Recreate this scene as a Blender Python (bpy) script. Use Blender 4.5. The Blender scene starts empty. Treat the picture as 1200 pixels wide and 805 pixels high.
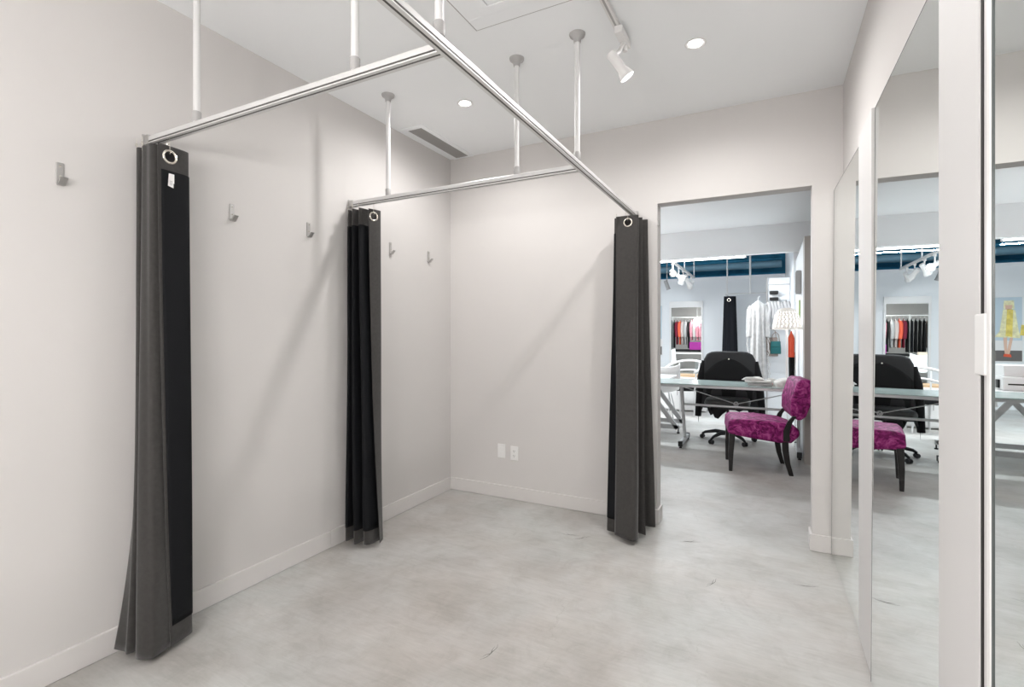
import bpy, bmesh, math, random
from mathutils import Vector, Matrix
R = math.radians
random.seed(7)
scene = bpy.context.scene
COL = scene.collection

# ------------------------------------------------------------------ camera
YAW = R(27.3); F = 585.0; EYE = 1.36; HOR = 391.0
cam_d = bpy.data.cameras.new('camera')
cam_d.sensor_width = 36.0; cam_d.lens = 36.0*F/1200.0; cam_d.shift_y = -(402.5-HOR)/1200.0
cam_d.clip_start = 0.02; cam_d.clip_end = 100
cam = bpy.data.objects.new('camera', cam_d); COL.objects.link(cam)
cam.location = (0, 0, EYE); cam.rotation_euler = (R(90), 0, YAW)
scene.camera = cam
# ------------------------------------------------------------------ world, exposure
w = bpy.data.worlds.new('world'); scene.world = w; w.use_nodes = True
w.node_tree.nodes['Background'].inputs[0].default_value = (0.9, 0.95, 1.0, 1)
w.node_tree.nodes['Background'].inputs[1].default_value = 0.25
vs = scene.view_settings
vs.view_transform = 'Standard'; vs.look = 'None'; vs.gamma = 1.0; vs.use_curve_mapping = False
vs.exposure = 0.10
# light powers (each lamp's light is made by its own builder below)
P_DOWN = 50.0; P_SPOT = 20.0; P_TUBE = 55.0; P_TUBE_UP = 30.0; P_SHOPSPOT = 20.0; P_FILL = 44.0; P_MID_FILL = 42.0
WARM = (1.0, 0.98, 0.965); COOL = (0.90, 0.96, 1.0)

# ------------------------------------------------------------------ helpers
CA, SA = math.cos(YAW), math.sin(YAW)
def at(u, v, z=None, X=None, Y=None):
    """survey helper: where a sight line of the photograph meets a plane"""
    t = (u-600)/F; d = (t*CA-SA, t*SA+CA, (HOR-v)/F)
    k = (z-EYE)/d[2] if z is not None else X/d[0] if X is not None else Y/d[1]
    return Vector((d[0]*k, d[1]*k, EYE+d[2]*k))

def new_mat(name, color, rough=0.5, metal=0.0, spec=0.5, emit=None, emit_s=0.0, noise=0.0, nscale=8.0,
            bump=0.0, bscale=200.0, trans=0.0, ior=1.45, alpha=1.0, sheen=0.0, color2=None, rough_noise=0.0):
    m = bpy.data.materials.new(name); m.use_nodes = True
    nt = m.node_tree; b = nt.nodes['Principled BSDF']
    b.inputs['Base Color'].default_value = (*color, 1)
    b.inputs['Roughness'].default_value = rough
    b.inputs['Metallic'].default_value = metal
    b.inputs['Specular IOR Level'].default_value = spec
    b.inputs['IOR'].default_value = ior
    b.inputs['Transmission Weight'].default_value = trans
    b.inputs['Alpha'].default_value = alpha
    b.inputs['Sheen Weight'].default_value = sheen
    if emit:
        b.inputs['Emission Color'].default_value = (*emit, 1); b.inputs['Emission Strength'].default_value = emit_s
    if noise or bump or rough_noise:
        tc = nt.nodes.new('ShaderNodeTexCoord')
    if noise:
        n = nt.nodes.new('ShaderNodeTexNoise'); n.inputs['Scale'].default_value = nscale; n.inputs['Detail'].default_value = 6
        nt.links.new(tc.outputs['Object'], n.inputs['Vector'])
        r = nt.nodes.new('ShaderNodeValToRGB'); r.color_ramp.elements[0].position = 0.3; r.color_ramp.elements[1].position = 0.7
        c2 = color2 if color2 else tuple(min(1, c*(1+noise)) for c in color)
        c1 = color if color2 else tuple(c*(1-noise) for c in color)
        r.color_ramp.elements[0].color = (*c1, 1); r.color_ramp.elements[1].color = (*c2, 1)
        nt.links.new(n.outputs['Fac'], r.inputs['Fac']); nt.links.new(r.outputs['Color'], b.inputs['Base Color'])
    if bump:
        n2 = nt.nodes.new('ShaderNodeTexNoise'); n2.inputs['Scale'].default_value = bscale; n2.inputs['Detail'].default_value = 3
        nt.links.new(tc.outputs['Object'], n2.inputs['Vector'])
        bp = nt.nodes.new('ShaderNodeBump'); bp.inputs['Strength'].default_value = bump; bp.inputs['Distance'].default_value = 0.002
        nt.links.new(n2.outputs['Fac'], bp.inputs['Height']); nt.links.new(bp.outputs['Normal'], b.inputs['Normal'])
    return m

def floor_mat():
    m = bpy.data.materials.new('polished_concrete'); m.use_nodes = True
    nt = m.node_tree; b = nt.nodes['Principled BSDF']; N = nt.nodes.new; L = nt.links.new
    tc = N('ShaderNodeTexCoord')
    def noise(sc, det=8, rough=0.6, dist=0.0):
        n = N('ShaderNodeTexNoise'); n.inputs['Scale'].default_value = sc; n.inputs['Detail'].default_value = det
        n.inputs['Roughness'].default_value = rough; n.inputs['Distortion'].default_value = dist
        L(tc.outputs['Object'], n.inputs['Vector']); return n
    def ramp(src, stops):
        r = N('ShaderNodeValToRGB'); e = r.color_ramp.elements
        e[0].position, e[0].color = stops[0][0], (*stops[0][1], 1); e[1].position, e[1].color = stops[-1][0], (*stops[-1][1], 1)
        for p, c in stops[1:-1]:
            q = e.new(p); q.color = (*c, 1)
        L(src, r.inputs['Fac']); return r
    def mix(mode, fac, a, bb):
        x = N('ShaderNodeMixRGB'); x.blend_type = mode
        if isinstance(fac, float): x.inputs[0].default_value = fac
        else: L(fac, x.inputs[0])
        L(a, x.inputs[1]); L(bb, x.inputs[2]); return x
    big = ramp(noise(1.1, 9, 0.62, 0.6).outputs['Fac'], [(0.30, (0.44, 0.425, 0.41)), (0.5, (0.555, 0.55, 0.54)), (0.70, (0.63, 0.63, 0.62))])
    mid = ramp(noise(6.0, 10, 0.72, 1.2).outputs['Fac'], [(0.30, (0.80, 0.79, 0.77)), (0.5, (0.95, 0.95, 0.94)), (0.75, (1.0, 1.0, 1.0))])
    c = mix('MULTIPLY', 0.75, big.outputs['Color'], mid.outputs['Color'])
    tint = ramp(noise(0.8, 5, 0.6, 0.4).outputs['Fac'], [(0.38, (1.0, 0.955, 0.93)), (0.5, (1.0, 0.985, 0.975)), (0.62, (0.965, 0.985, 0.975))])
    c = mix('MULTIPLY', 0.9, c.outputs['Color'], tint.outputs['Color'])
    blot = ramp(noise(2.6, 4, 0.55, 0.3).outputs['Fac'], [(0.40, (0.86, 0.845, 0.82)), (0.55, (1, 1, 1))])
    c = mix('MULTIPLY', 0.6, c.outputs['Color'], blot.outputs['Color'])
    # fine brushed streaks of the power trowel
    mp = N('ShaderNodeMapping'); mp.inputs['Scale'].default_value = (3.0, 26.0, 1.0); mp.inputs['Rotation'].default_value = (0, 0, R(38))
    L(tc.outputs['Object'], mp.inputs['Vector'])
    st = N('ShaderNodeTexNoise'); st.inputs['Scale'].default_value = 2.0; st.inputs['Detail'].default_value = 8; st.inputs['Roughness'].default_value = 0.75; st.inputs['Distortion'].default_value = 0.8
    L(mp.outputs['Vector'], st.inputs['Vector'])
    sr = ramp(st.outputs['Fac'], [(0.35, (0.80, 0.80, 0.79)), (0.62, (1, 1, 1))])
    c = mix('MULTIPLY', 0.55, c.outputs['Color'], sr.outputs['Color'])
    # hairline cracks: thin, only where a mask lets them through
    vo = N('ShaderNodeTexVoronoi'); vo.feature = 'DISTANCE_TO_EDGE'; vo.inputs['Scale'].default_value = 0.9
    dn = noise(3.0, 6, 0.7); av = N('ShaderNodeVectorMath'); av.operation = 'MULTIPLY_ADD'
    av.inputs[1].default_value = (0.35, 0.35, 0.0); L(dn.outputs['Color'], av.inputs[0]); L(tc.outputs['Object'], av.inputs[2]); L(av.outputs[0], vo.inputs['Vector'])
    cr = ramp(vo.outputs['Distance'], [(0.0, (1, 1, 1)), (0.004, (0, 0, 0))])
    mk = ramp(noise(1.7, 3).outputs['Fac'], [(0.52, (0, 0, 0)), (0.60, (1, 1, 1))])
    cm = mix('MULTIPLY', 1.0, cr.outputs['Color'], mk.outputs['Color'])
    sc2 = N('ShaderNodeMath'); sc2.operation = 'MULTIPLY'; sc2.inputs[1].default_value = 0.30; L(cm.outputs['Color'], sc2.inputs[0])
    dark = N('ShaderNodeRGB'); dark.outputs[0].default_value = (0.28, 0.26, 0.23, 1)
    c = mix('MIX', sc2.outputs[0], c.outputs['Color'], dark.outputs[0])
    L(c.outputs['Color'], b.inputs['Base Color'])
    rr = N('ShaderNodeMapRange'); rr.inputs['To Min'].default_value = 0.30; rr.inputs['To Max'].default_value = 0.55
    L(noise(2.2, 6).outputs['Fac'], rr.inputs['Value']); L(rr.outputs[0], b.inputs['Roughness'])
    b.inputs['Specular IOR Level'].default_value = 0.32
    bp = N('ShaderNodeBump'); bp.inputs['Strength'].default_value = 0.06; bp.inputs['Distance'].default_value = 0.004
    L(noise(14, 8, 0.7).outputs['Fac'], bp.inputs['Height']); L(bp.outputs['Normal'], b.inputs['Normal'])
    return m

def velvet_mat():
    m = bpy.data.materials.new('crushed_magenta_velvet'); m.use_nodes = True
    nt = m.node_tree; b = nt.nodes['Principled BSDF']; N = nt.nodes.new; L = nt.links.new
    tc = N('ShaderNodeTexCoord'); n = N('ShaderNodeTexNoise'); n.inputs['Scale'].default_value = 11; n.inputs['Detail'].default_value = 5
    n.inputs['Distortion'].default_value = 2.2; n.inputs['Roughness'].default_value = 0.6
    L(tc.outputs['Object'], n.inputs['Vector'])
    r = N('ShaderNodeValToRGB'); e = r.color_ramp.elements
    e[0].position = 0.38; e[0].color = (0.09, 0.002, 0.05, 1); e[1].position = 0.68; e[1].color = (0.50, 0.09, 0.30, 1)
    q = e.new(0.48); q.color = (0.23, 0.010, 0.125, 1)
    L(n.outputs['Fac'], r.inputs['Fac']); L(r.outputs['Color'], b.inputs['Base Color'])
    b.inputs['Roughness'].default_value = 0.55; b.inputs['Sheen Weight'].default_value = 0.0; b.inputs['Specular IOR Level'].default_value = 0.2
    bp = N('ShaderNodeBump'); bp.inputs['Strength'].default_value = 0.6; bp.inputs['Distance'].default_value = 0.01
    L(n.outputs['Fac'], bp.inputs['Height']); L(bp.outputs['Normal'], b.inputs['Normal'])
    return m

M = {}
M['floor'] = floor_mat()
M['wall'] = new_mat('warm_white_wall_paint', (0.655, 0.632, 0.617), 0.6, spec=0.3, noise=0.012, nscale=1.5, bump=0.08, bscale=160)
M['ceil'] = new_mat('white_ceiling_paint', (0.915, 0.93, 0.94), 0.7, spec=0.2, bump=0.04, bscale=150)
M['base'] = new_mat('satin_white_trim_paint', (0.68, 0.655, 0.64), 0.35, spec=0.4)
M['panel'] = new_mat('satin_light_grey_panel', (0.66, 0.65, 0.645), 0.6, spec=0.25)
M['shopwall'] = new_mat('cool_white_shop_wall_paint', (0.84, 0.86, 0.88), 0.5, spec=0.4, bump=0.04)
M['alu'] = new_mat('brushed_aluminium', (0.72, 0.715, 0.71), 0.45, metal=0.35)
M['tube'] = new_mat('satin_silver_tube', (0.74, 0.735, 0.73), 0.5, metal=0.25)
M['slot'] = new_mat('dark_track_slot', (0.10, 0.095, 0.09), 0.6)
M['greyplastic'] = new_mat('grey_plastic_collar', (0.42, 0.41, 0.405), 0.45)
M['nickel'] = new_mat('polished_nickel', (0.80, 0.76, 0.68), 0.18, metal=1.0)
M['steel'] = new_mat('satin_steel_hook', (0.50, 0.49, 0.48), 0.35, metal=0.8)
M['linen'] = new_mat('charcoal_linen', (0.046, 0.043, 0.041), 0.85, spec=0.25, noise=0.12, nscale=60, bump=0.3, bscale=900, sheen=0.25)
M['lining'] = new_mat('black_blackout_lining', (0.007, 0.0075, 0.009), 0.7, spec=0.2, bump=0.2, bscale=300)
M['white'] = new_mat('white_plastic', (0.84, 0.83, 0.82), 0.35)
M['lampwhite'] = new_mat('white_lamp_enamel', (0.80, 0.79, 0.78), 0.35)
M['black'] = new_mat('black_plastic', (0.015, 0.015, 0.016), 0.4)
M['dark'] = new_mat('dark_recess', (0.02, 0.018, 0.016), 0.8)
M['vent'] = new_mat('grey_vent_metal', (0.42, 0.41, 0.40), 0.5)
M['emit'] = new_mat('lamp_disc_glow', (1, 1, 1), emit=WARM, emit_s=14)
M['emit_fill'] = new_mat('fill_globe_glow', (1, 1, 1), emit=WARM, emit_s=P_FILL)
M['emit_cool'] = new_mat('tube_glow', (1, 1, 1), emit=COOL, emit_s=9)
M['emit_shade'] = new_mat('lamp_shade_glow', (0.9, 0.88, 0.84), 0.6, emit=(1.0, 0.93, 0.84), emit_s=0.12)
M['mirror'] = new_mat('silvered_mirror', (0.83, 0.86, 0.845), 0.0, metal=1.0)
M['mirror_edge'] = new_mat('dark_glass_edge', (0.09, 0.10, 0.10), 0.3)
M['velvet'] = velvet_mat()
M['ebony'] = new_mat('black_stained_wood', (0.012, 0.010, 0.010), 0.35, noise=0.3, nscale=20)
M['chair_fab'] = new_mat('black_upholstery', (0.022, 0.022, 0.024), 0.75, bump=0.3, bscale=500, sheen=0.2)
M['chair_seat'] = new_mat('worn_dark_grey_leather', (0.055, 0.053, 0.052), 0.45)
M['jacket'] = new_mat('black_knit', (0.006, 0.006, 0.007), 0.9, bump=0.4, bscale=250)
M['jacket_lining'] = new_mat('charcoal_knit', (0.028, 0.028, 0.030), 0.85, bump=0.4, bscale=250)
M['glass'] = new_mat('frosted_green_glass', (0.60, 0.72, 0.70), 0.18, trans=0.35, ior=1.45)
M['deskmetal'] = new_mat('silver_desk_tube', (0.58, 0.585, 0.59), 0.3, metal=0.6)
M['whitecloth'] = new_mat('white_cotton', (0.60, 0.59, 0.57), 0.9, bump=0.5, bscale=90, noise=0.06, nscale=25)
M['robecloth'] = new_mat('off_white_gauze', (0.46, 0.45, 0.44), 0.9, bump=0.6, bscale=60, noise=0.15, nscale=18)
M['greycloth'] = new_mat('grey_jersey', (0.45, 0.44, 0.44), 0.9)
M['navy'] = new_mat('navy_cloth', (0.007, 0.008, 0.012), 0.9)
M['blackcloth'] = new_mat('black_cloth', (0.012, 0.012, 0.013), 0.9)
M['coral'] = new_mat('coral_cloth', (0.75, 0.12, 0.06), 0.85)
M['pink'] = new_mat('pink_cloth', (0.72, 0.30, 0.36), 0.85, noise=0.3, nscale=25)
M['maroon'] = new_mat('maroon_cloth', (0.16, 0.01, 0.03), 0.85)
M['mauve'] = new_mat('pale_mauve_cloth', (0.55, 0.46, 0.44), 0.85)
M['palecloth'] = new_mat('pale_blue_cloth', (0.50, 0.60, 0.62), 0.85)
M['purple'] = new_mat('magenta_box_card', (0.40, 0.03, 0.30), 0.6)
M['teal'] = new_mat('teal_leather', (0.006, 0.095, 0.10), 0.4)
M['taupe'] = new_mat('taupe_leather', (0.30, 0.24, 0.21), 0.5)
M['deck'] = new_mat('dark_blue_deck_paint', (0.012, 0.05, 0.09), 0.6, noise=0.4, nscale=2)
M['bluepipe'] = new_mat('light_blue_duct_paint', (0.34, 0.60, 0.76), 0.4)
M['bluewall'] = new_mat('mid_blue_wall_paint', (0.05, 0.34, 0.58), 0.6, noise=0.3, nscale=3)
M['beigecol'] = new_mat('taupe_post_paint', (0.46, 0.43, 0.40), 0.6)
M['posterblue'] = new_mat('poster_sky_blue', (0.55, 0.66, 0.74), 0.5)
M['yellow'] = new_mat('poster_yellow', (0.85, 0.66, 0.16), 0.6, noise=0.25, nscale=12)
M['paleyellow'] = new_mat('poster_pale_yellow', (0.85, 0.80, 0.50), 0.6, noise=0.2, nscale=20)
M['skin'] = new_mat('poster_skin', (0.75, 0.50, 0.38), 0.6)
M['darkgrey'] = new_mat('dark_grey_laminate', (0.14, 0.13, 0.125), 0.5)
M['wood'] = new_mat('pale_wood', (0.62, 0.42, 0.25), 0.5, noise=0.15, nscale=6)
M['card'] = new_mat('buff_cardboard', (0.70, 0.58, 0.46), 0.8)
M['green'] = new_mat('lime_green_card', (0.40, 0.52, 0.22), 0.6)
M['slatgrey'] = new_mat('grey_speaker_cloth', (0.42, 0.42, 0.42), 0.7)

class MB:
    def __init__(s): s.v = []; s.f = []
    def add(s, vs, fs, mat=None):
        o = len(s.v)
        s.v += [tuple(mat @ Vector(p)) if mat is not None else tuple(p) for p in vs]
        s.f += [tuple(i+o for i in f) for f in fs]; return s
    def box(s, x0, x1, y0, y1, z0, z1, mat=None):
        vs = [(x, y, z) for z in (z0, z1) for y in (y0, y1) for x in (x0, x1)]
        return s.add(vs, [(0, 2, 3, 1), (4, 5, 7, 6), (0, 1, 5, 4), (2, 6, 7, 3), (0, 4, 6, 2), (1, 3, 7, 5)], mat)
    def rings(s, rings, cap=True, closed=True, mat=None):
        n = len(rings[0]); vs = [p for r in rings for p in r]; fs = []
        for i in range(len(rings)-1):
            for j in range(n if closed else n-1):
                k = (j+1) % n
                fs.append((i*n+j, i*n+k, (i+1)*n+k, (i+1)*n+j))
        if cap and closed:
            fs.append(tuple(reversed(range(n)))); fs.append(tuple((len(rings)-1)*n+j for j in range(n)))
        return s.add(vs, fs, mat)
    def tube(s, pts, r, n=12, cap=True):
        pts = [Vector(p) for p in pts]; rs = r if isinstance(r, (list, tuple)) else [r]*len(pts)
        rings = []; up = None
        for i, p in enumerate(pts):
            t = (pts[min(i+1, len(pts)-1)]-pts[max(i-1, 0)]).normalized()
            if up is None:
                up = Vector((0, 0, 1)) if abs(t.z) < 0.9 else Vector((1, 0, 0))
            a = t.cross(up).normalized(); b = a.cross(t).normalized(); up = b
            rings.append([p + rs[i]*(math.cos(q)*a+math.sin(q)*b) for q in [2*math.pi*k/n for k in range(n)]])
        return s.rings(rings, cap)
    def lathe(s, prof, c=(0, 0, 0), n=24, mat=None):
        c = Vector(c)
        rings = [[c+Vector((r*math.cos(2*math.pi*k/n), r*math.sin(2*math.pi*k/n), z)) for k in range(n)] for r, z in prof]
        return s.rings(rings, True, True, mat)
    def torus(s, c, nrm, R1, r2, n=32, m=10):
        q = Vector(nrm).to_track_quat('Z', 'Y').to_matrix().to_4x4(); T = Matrix.Translation(Vector(c)) @ q
        vs = [((R1+r2*math.cos(b))*math.cos(a), (R1+r2*math.cos(b))*math.sin(a), r2*math.sin(b)) for a in [2*math.pi*i/n for i in range(n)] for b in [2*math.pi*j/m for j in range(m)]]
        fs = [(i*m+j, ((i+1) % n)*m+j, ((i+1) % n)*m+(j+1) % m, i*m+(j+1) % m) for i in range(n) for j in range(m)]
        return s.add(vs, fs, T)
    def ball(s, c, rx, ry=None, rz=None, n=16, m=10, mat=None):
        ry = ry or rx; rz = rz or rx; c = Vector(c)
        rings = []
        for i in range(m+1):
            t = math.pi*(i/m) - math.pi/2; cr = max(math.cos(t), 0.02)
            rings.append([c+Vector((rx*cr*math.cos(2*math.pi*k/n), ry*cr*math.sin(2*math.pi*k/n), rz*math.sin(t))) for k in range(n)])
        return s.rings(rings, True, True, mat)
    def build(s, name, mat, parent=None, smooth=None, bevel=0.0, segs=2):
        me = bpy.data.meshes.new(name); me.from_pydata(s.v, [], s.f); me.update()
        bm = bmesh.new(); bm.from_mesh(me); bmesh.ops.recalc_face_normals(bm, faces=bm.faces); bm.to_mesh(me); bm.free()
        me.materials.append(mat)
        if smooth is not None:
            for p in me.polygons: p.use_smooth = True
            me.set_sharp_from_angle(angle=R(smooth))
        o = bpy.data.objects.new(name, me); COL.objects.link(o)
        if bevel:
            b = o.modifiers.new('bevel', 'BEVEL'); b.width = bevel; b.segments = segs; b.limit_method = 'ANGLE'; b.angle_limit = R(40)
        if parent: o.parent = parent
        return o

def thing(name, label, cat, loc=(0, 0, 0), rz=0, group=None):
    o = bpy.data.objects.new(name, None); COL.objects.link(o); o.empty_display_size = 0.05
    o.location = loc; o.rotation_euler = (0, 0, rz); o['label'] = label; o['category'] = cat
    if group: o['group'] = group
    return o
def tag(o, label, cat, group=None):
    o['label'] = label; o['category'] = cat
    if group: o['group'] = group
    return o
def struct(name, mb, mat, **k):
    o = mb.build(name, mat, **k); o['kind'] = 'structure'; return o
def add_light(kind, parent, loc, power, color, size=0.05, spot=None, blend=0.3, target=None, area=None):
    l = bpy.data.lights.new(kind.lower()+'_light', kind); l.energy = power; l.color = color
    if kind == 'SPOT': l.spot_size = R(spot); l.spot_blend = blend; l.shadow_soft_size = size
    elif kind == 'POINT': l.shadow_soft_size = size
    elif kind == 'AREA': l.shape = 'RECTANGLE'; l.size, l.size_y = area
    o = bpy.data.objects.new('light', l); COL.objects.link(o); o.location = loc
    if parent: o.parent = parent
    if target is not None:
        o.rotation_euler = (Vector(target)-Vector(loc)).to_track_quat('-Z', 'Y').to_euler()
    return o

# ------------------------------------------------------------------ the room shell
XL, YB, ZC = -2.49, 3.648, 2.885
XW, XM = 0.40, 0.353             # right wall face, mirror face
OX0, OX1, OZ = -0.713, 0.236, 2.29
YN = -1.7                        # wall behind the camera
YB2 = YB+0.118
BH, BT = 0.105, 0.013
struct('floor', MB().box(-6.2, 2.7, YN-0.2, 15.2, -0.12, 0.0), M['floor'])
struct('ceiling', MB().box(XL-0.15, XW+0.15, YN-0.2, YB+0.06, ZC, ZC+0.12), M['ceil'])
struct('wall_left', MB().box(XL-0.15, XL, YN-0.1, YB+0.05, 0, ZC+0.1), M['wall'])
struct('trim_1', MB().box(XL-.01, XL+.012, 2.2905, 2.3995, 0.0, BH), M['wall'])
struct('wall_right', MB().box(XW, XW+0.15, YN-0.1, YB, 0, ZC+0.1), M['wall'])
struct('wall_near', MB().box(XL-0.1, XW+0.1, YN-0.15, YN, 0, ZC+0.1), M['wall'])
wb = MB(); wb.box(-6.1, OX0, YB, YB2, 0, ZC+0.1); wb.box(OX0, OX1, YB, YB2, OZ, ZC+0.1); wb.box(OX1, 2.6, YB, YB2, 0, ZC+0.1)
struct('wall_back', wb, M['wall'])
struct('baseboard_left', MB().box(XL-0.005, XL+BT, YN, 2.290, 0.001, BH), M['base'], bevel=0.003)
struct('baseboard_left.001', MB().box(XL-0.005, XL+BT, 2.400, YB+0.003, 0.001, BH), M['base'], bevel=0.003)
def lprism(pts): return MB().rings([[(a, b, z) for a, b in pts] for z in (0.001, BH)])
bb = lprism([(XL, YB-BT), (OX0+BT, YB-BT), (OX0+BT, YB2+BT), (OX0-0.004, YB2+BT), (OX0-0.004, YB+0.004), (XL, YB+0.004)])
struct('baseboard_back', bb, M['base'], bevel=0.003)
bb = lprism([(XW, YB-BT), (OX1-BT, YB-BT), (OX1-BT, YB2+BT), (OX1+0.004, YB2+BT), (OX1+0.004, YB+0.004), (XW, YB+0.004)])
struct('baseboard_back.001', bb, M['base'], bevel=0.003)

# mirrored wall on the right: two tall mirror boards between plain white fillers, then a mirrored door
def mirror_board(y0, y1, label, yaw=0.25, lean=0.35, dx=0.0):
    yc = (y0+y1)/2; h = 2.24
    t = thing('wall_mirror', label, 'mirror', (XM+dx, yc, 0.0), 0, 'tall frameless mirrors on the right wall')
    t.rotation_euler = (0, R(lean), R(yaw))
    hy = (y1-y0)/2
    MB().box(0.0035, 0.022, -hy+0.001, hy-0.001, 0.004, h-0.002).build('backing_board', M['panel'], t)
    MB().box(0.0, 0.003, -hy+0.0012, hy-0.0012, 0.004, h-0.002).build('mirror_glass', M['mirror'], t)
    e = MB(); e.box(-0.0006, 0.004, -hy, -hy+0.0012, 0.004, h); e.box(-0.0006, 0.004, hy-0.0012, hy, 0.004, h); e.box(-0.0006, 0.004, -hy, hy, h-0.002, h)
    e.build('glass_edge', M['mirror_edge'], t)
    return t
mirror_board(2.690, 3.632, 'tall narrow frameless mirror on the right wall, nearest the doorway', yaw=1.5, dx=-.003)
mirror_board(1.506, 2.372, 'wide frameless wall mirror showing the office chair and magenta seat reflected')
struct('trim_2', MB().box(XM, XW+0.01, 2.374, 2.688, 0.018, 2.24).box(XM+0.02, XW+0.01, 2.374, 2.688, 0.0, 0.018), M['panel'])
struct('trim_3', MB().box(XM, XW+0.01, 1.250, 1.504, 0.0, 2.24), M['panel'], bevel=0.002)
dr = thing('door_1', 'mirrored door with white painted frame and white hinge at the right edge', 'door', (XM, 1.236, 0))
dr['kind'] = 'structure'
for k in ('category', ): del dr[k]
fr = MB(); fr.box(0.002, 0.042, -0.036, -0.005, 0.006, 2.30)
fr.build('door_frame', M['panel'], dr, bevel=0.002)
MB().box(-0.004, 0.040, -0.054, -0.036, 0.006, 2.30).build('door_edge_strip', M['white'], dr, bevel=0.003)
MB().box(-0.002, 0.012, -0.0575, -0.054, 0.006, 2.30).build('mirror_seal', M['mirror_edge'], dr)
MB().box(0.0, 0.004, -0.95, -0.0575, 0.008, 2.30).build('mirror_glass', M['mirror'], dr)
MB().box(0.005, 0.040, -0.95, -0.055, 0.008, 2.30).build('door_leaf', M['panel'], dr)
MB().box(-0.006, 0.010, -0.034, 0.016, 1.283, 1.397).build('hinge', M['white'], dr, bevel=0.003)
struct('trim_4', MB().box(XM+0.002, XW+0.01, YN, 0.280, 0.0, 2.30), M['panel'])
struct('gap_shade_strip', MB().box(XM+.003, XM+.045, 1.238, 1.2495, 0.0, 2.24), M['dark'])  # dark strip stands in for the shade inside the door gap

# small latch on the doorway jamb
tag(MB().box(OX0, OX0+0.006, YB+0.02, YB+0.045, 2.135, 2.175).build('latch_plate', M['steel'], bevel=0.002), 'small grey metal latch plate high on the left doorway jamb', 'latch')

# ------------------------------------------------------------------ curtain rail frame
RZ = 2.225; RX = -0.870
rf = thing('curtain_rail_frame', 'silver aluminium curtain rail frame hung from the ceiling on slim poles', 'curtain rail', (0, 0, 0))
def rail(p0, p1):
    """rounded aluminium rail with a slot underneath, from p0 to p1 along x or y"""
    p0, p1 = Vector(p0), Vector(p1); d = (p1-p0).normalized(); sd = Vector((-d.y, d.x, 0))
    prof = [(-.004, -.019), (-.004, -.012), (.004, -.012), (.004, -.019), (.0165, -.019), (.0165, -.014), (.0135, -.012), (.0135, -.009), (.0165, -.007), (.0165, .006)]
    prof += [(.0165*math.cos(a), .006+.0125*math.sin(a)) for a in [math.pi*k/10 for k in range(1, 10)]]
    prof += [(-.0165, .006), (-.0165, -.007), (-.0135, -.009), (-.0135, -.012), (-.0165, -.014), (-.0165, -.019)]
    m = MB(); m.rings([[p+sd*a+Vector((0, 0, b)) for a, b in prof] for p in (p0, p1)])
    o = m.build('rail', M['alu'], rf, smooth=50)
    s = MB(); q = [(-.0038, -.0185), (.0038, -.0185), (.0038, -.0125), (-.0038, -.0125)]
    s.rings([[p+sd*a+Vector((0, 0, b)) for a, b in q] for p in (p0+d*.002, p1-d*.002)]); so = s.build('rail_slot', M['slot'], o)
    for g in (-1, 1):
        s = MB(); q = [(g*.0168, -.0125), (g*.0168, -.0085), (g*.0140, -.0085), (g*.0140, -.0125)]
        s.rings([[p+sd*a+Vector((0, 0, b)) for a, b in q] for p in (p0+d*.002, p1-d*.002)]); s.build('rail_groove', M['slot'], o)
    return o
def bracket(p, d):
    d = Vector(d); sd = Vector((-d.y, d.x, 0)); m = MB(); p = Vector(p)
    m.rings([[p+d*q+sd*a+Vector((0, 0, b)) for a, b in ((-.024, -.028), (.024, -.028), (.024, .026), (-.024, .026))] for q in (0.0, 0.006)])
    m.rings([[p+d*q+sd*a+Vector((0, 0, b)) for a, b in ((-.019, -.022), (.019, -.022), (.019, .020), (-.019, .020))] for q in (0.006, 0.04)])
    return m.build('wall_bracket', M['steel'], rf, bevel=0.002)
def pole(x, y):
    m = MB(); m.tube([(x, y, RZ+.014), (x, y, ZC-.004)], .0135, 20)
    o = m.build('hanger_pole', M['tube'], rf, smooth=40)
    MB().lathe([(.0165, 0), (.0175, .004), (.0175, .040), (.0150, .043)], (x, y, RZ+.016), 20).build('collar', M['greyplastic'], o, smooth=40)
    MB().lathe([(.017, -.045), (.020, -.030), (.024, -.020), (.038, -.012), (.041, -.004), (.041, 0)], (x, y, ZC), 28).build('ceiling_flange', M['greyplastic'], o, smooth=40)
R1Y, R2Y = 1.245, 2.470
rail((RX, YN+.02, RZ), (RX, YB-.001, RZ))
rail((XL+.004, R1Y, RZ), (RX-.017, R1Y, RZ)); rail((XL+.004, R2Y, RZ), (RX-.017, R2Y, RZ))
bracket((XL+.0125 if False else XL, R1Y, RZ), (1, 0, 0)); bracket((XL, R2Y, RZ), (1, 0, 0)); bracket((RX, YB, RZ), (0, -1, 0))
for x, y in ((-2.12, R1Y), (-1.235, R1Y), (RX, R1Y-.03), (-2.165, R2Y), (-1.245, R2Y), (RX, R2Y-.06), (RX, -0.1)): pole(x, y)

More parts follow.
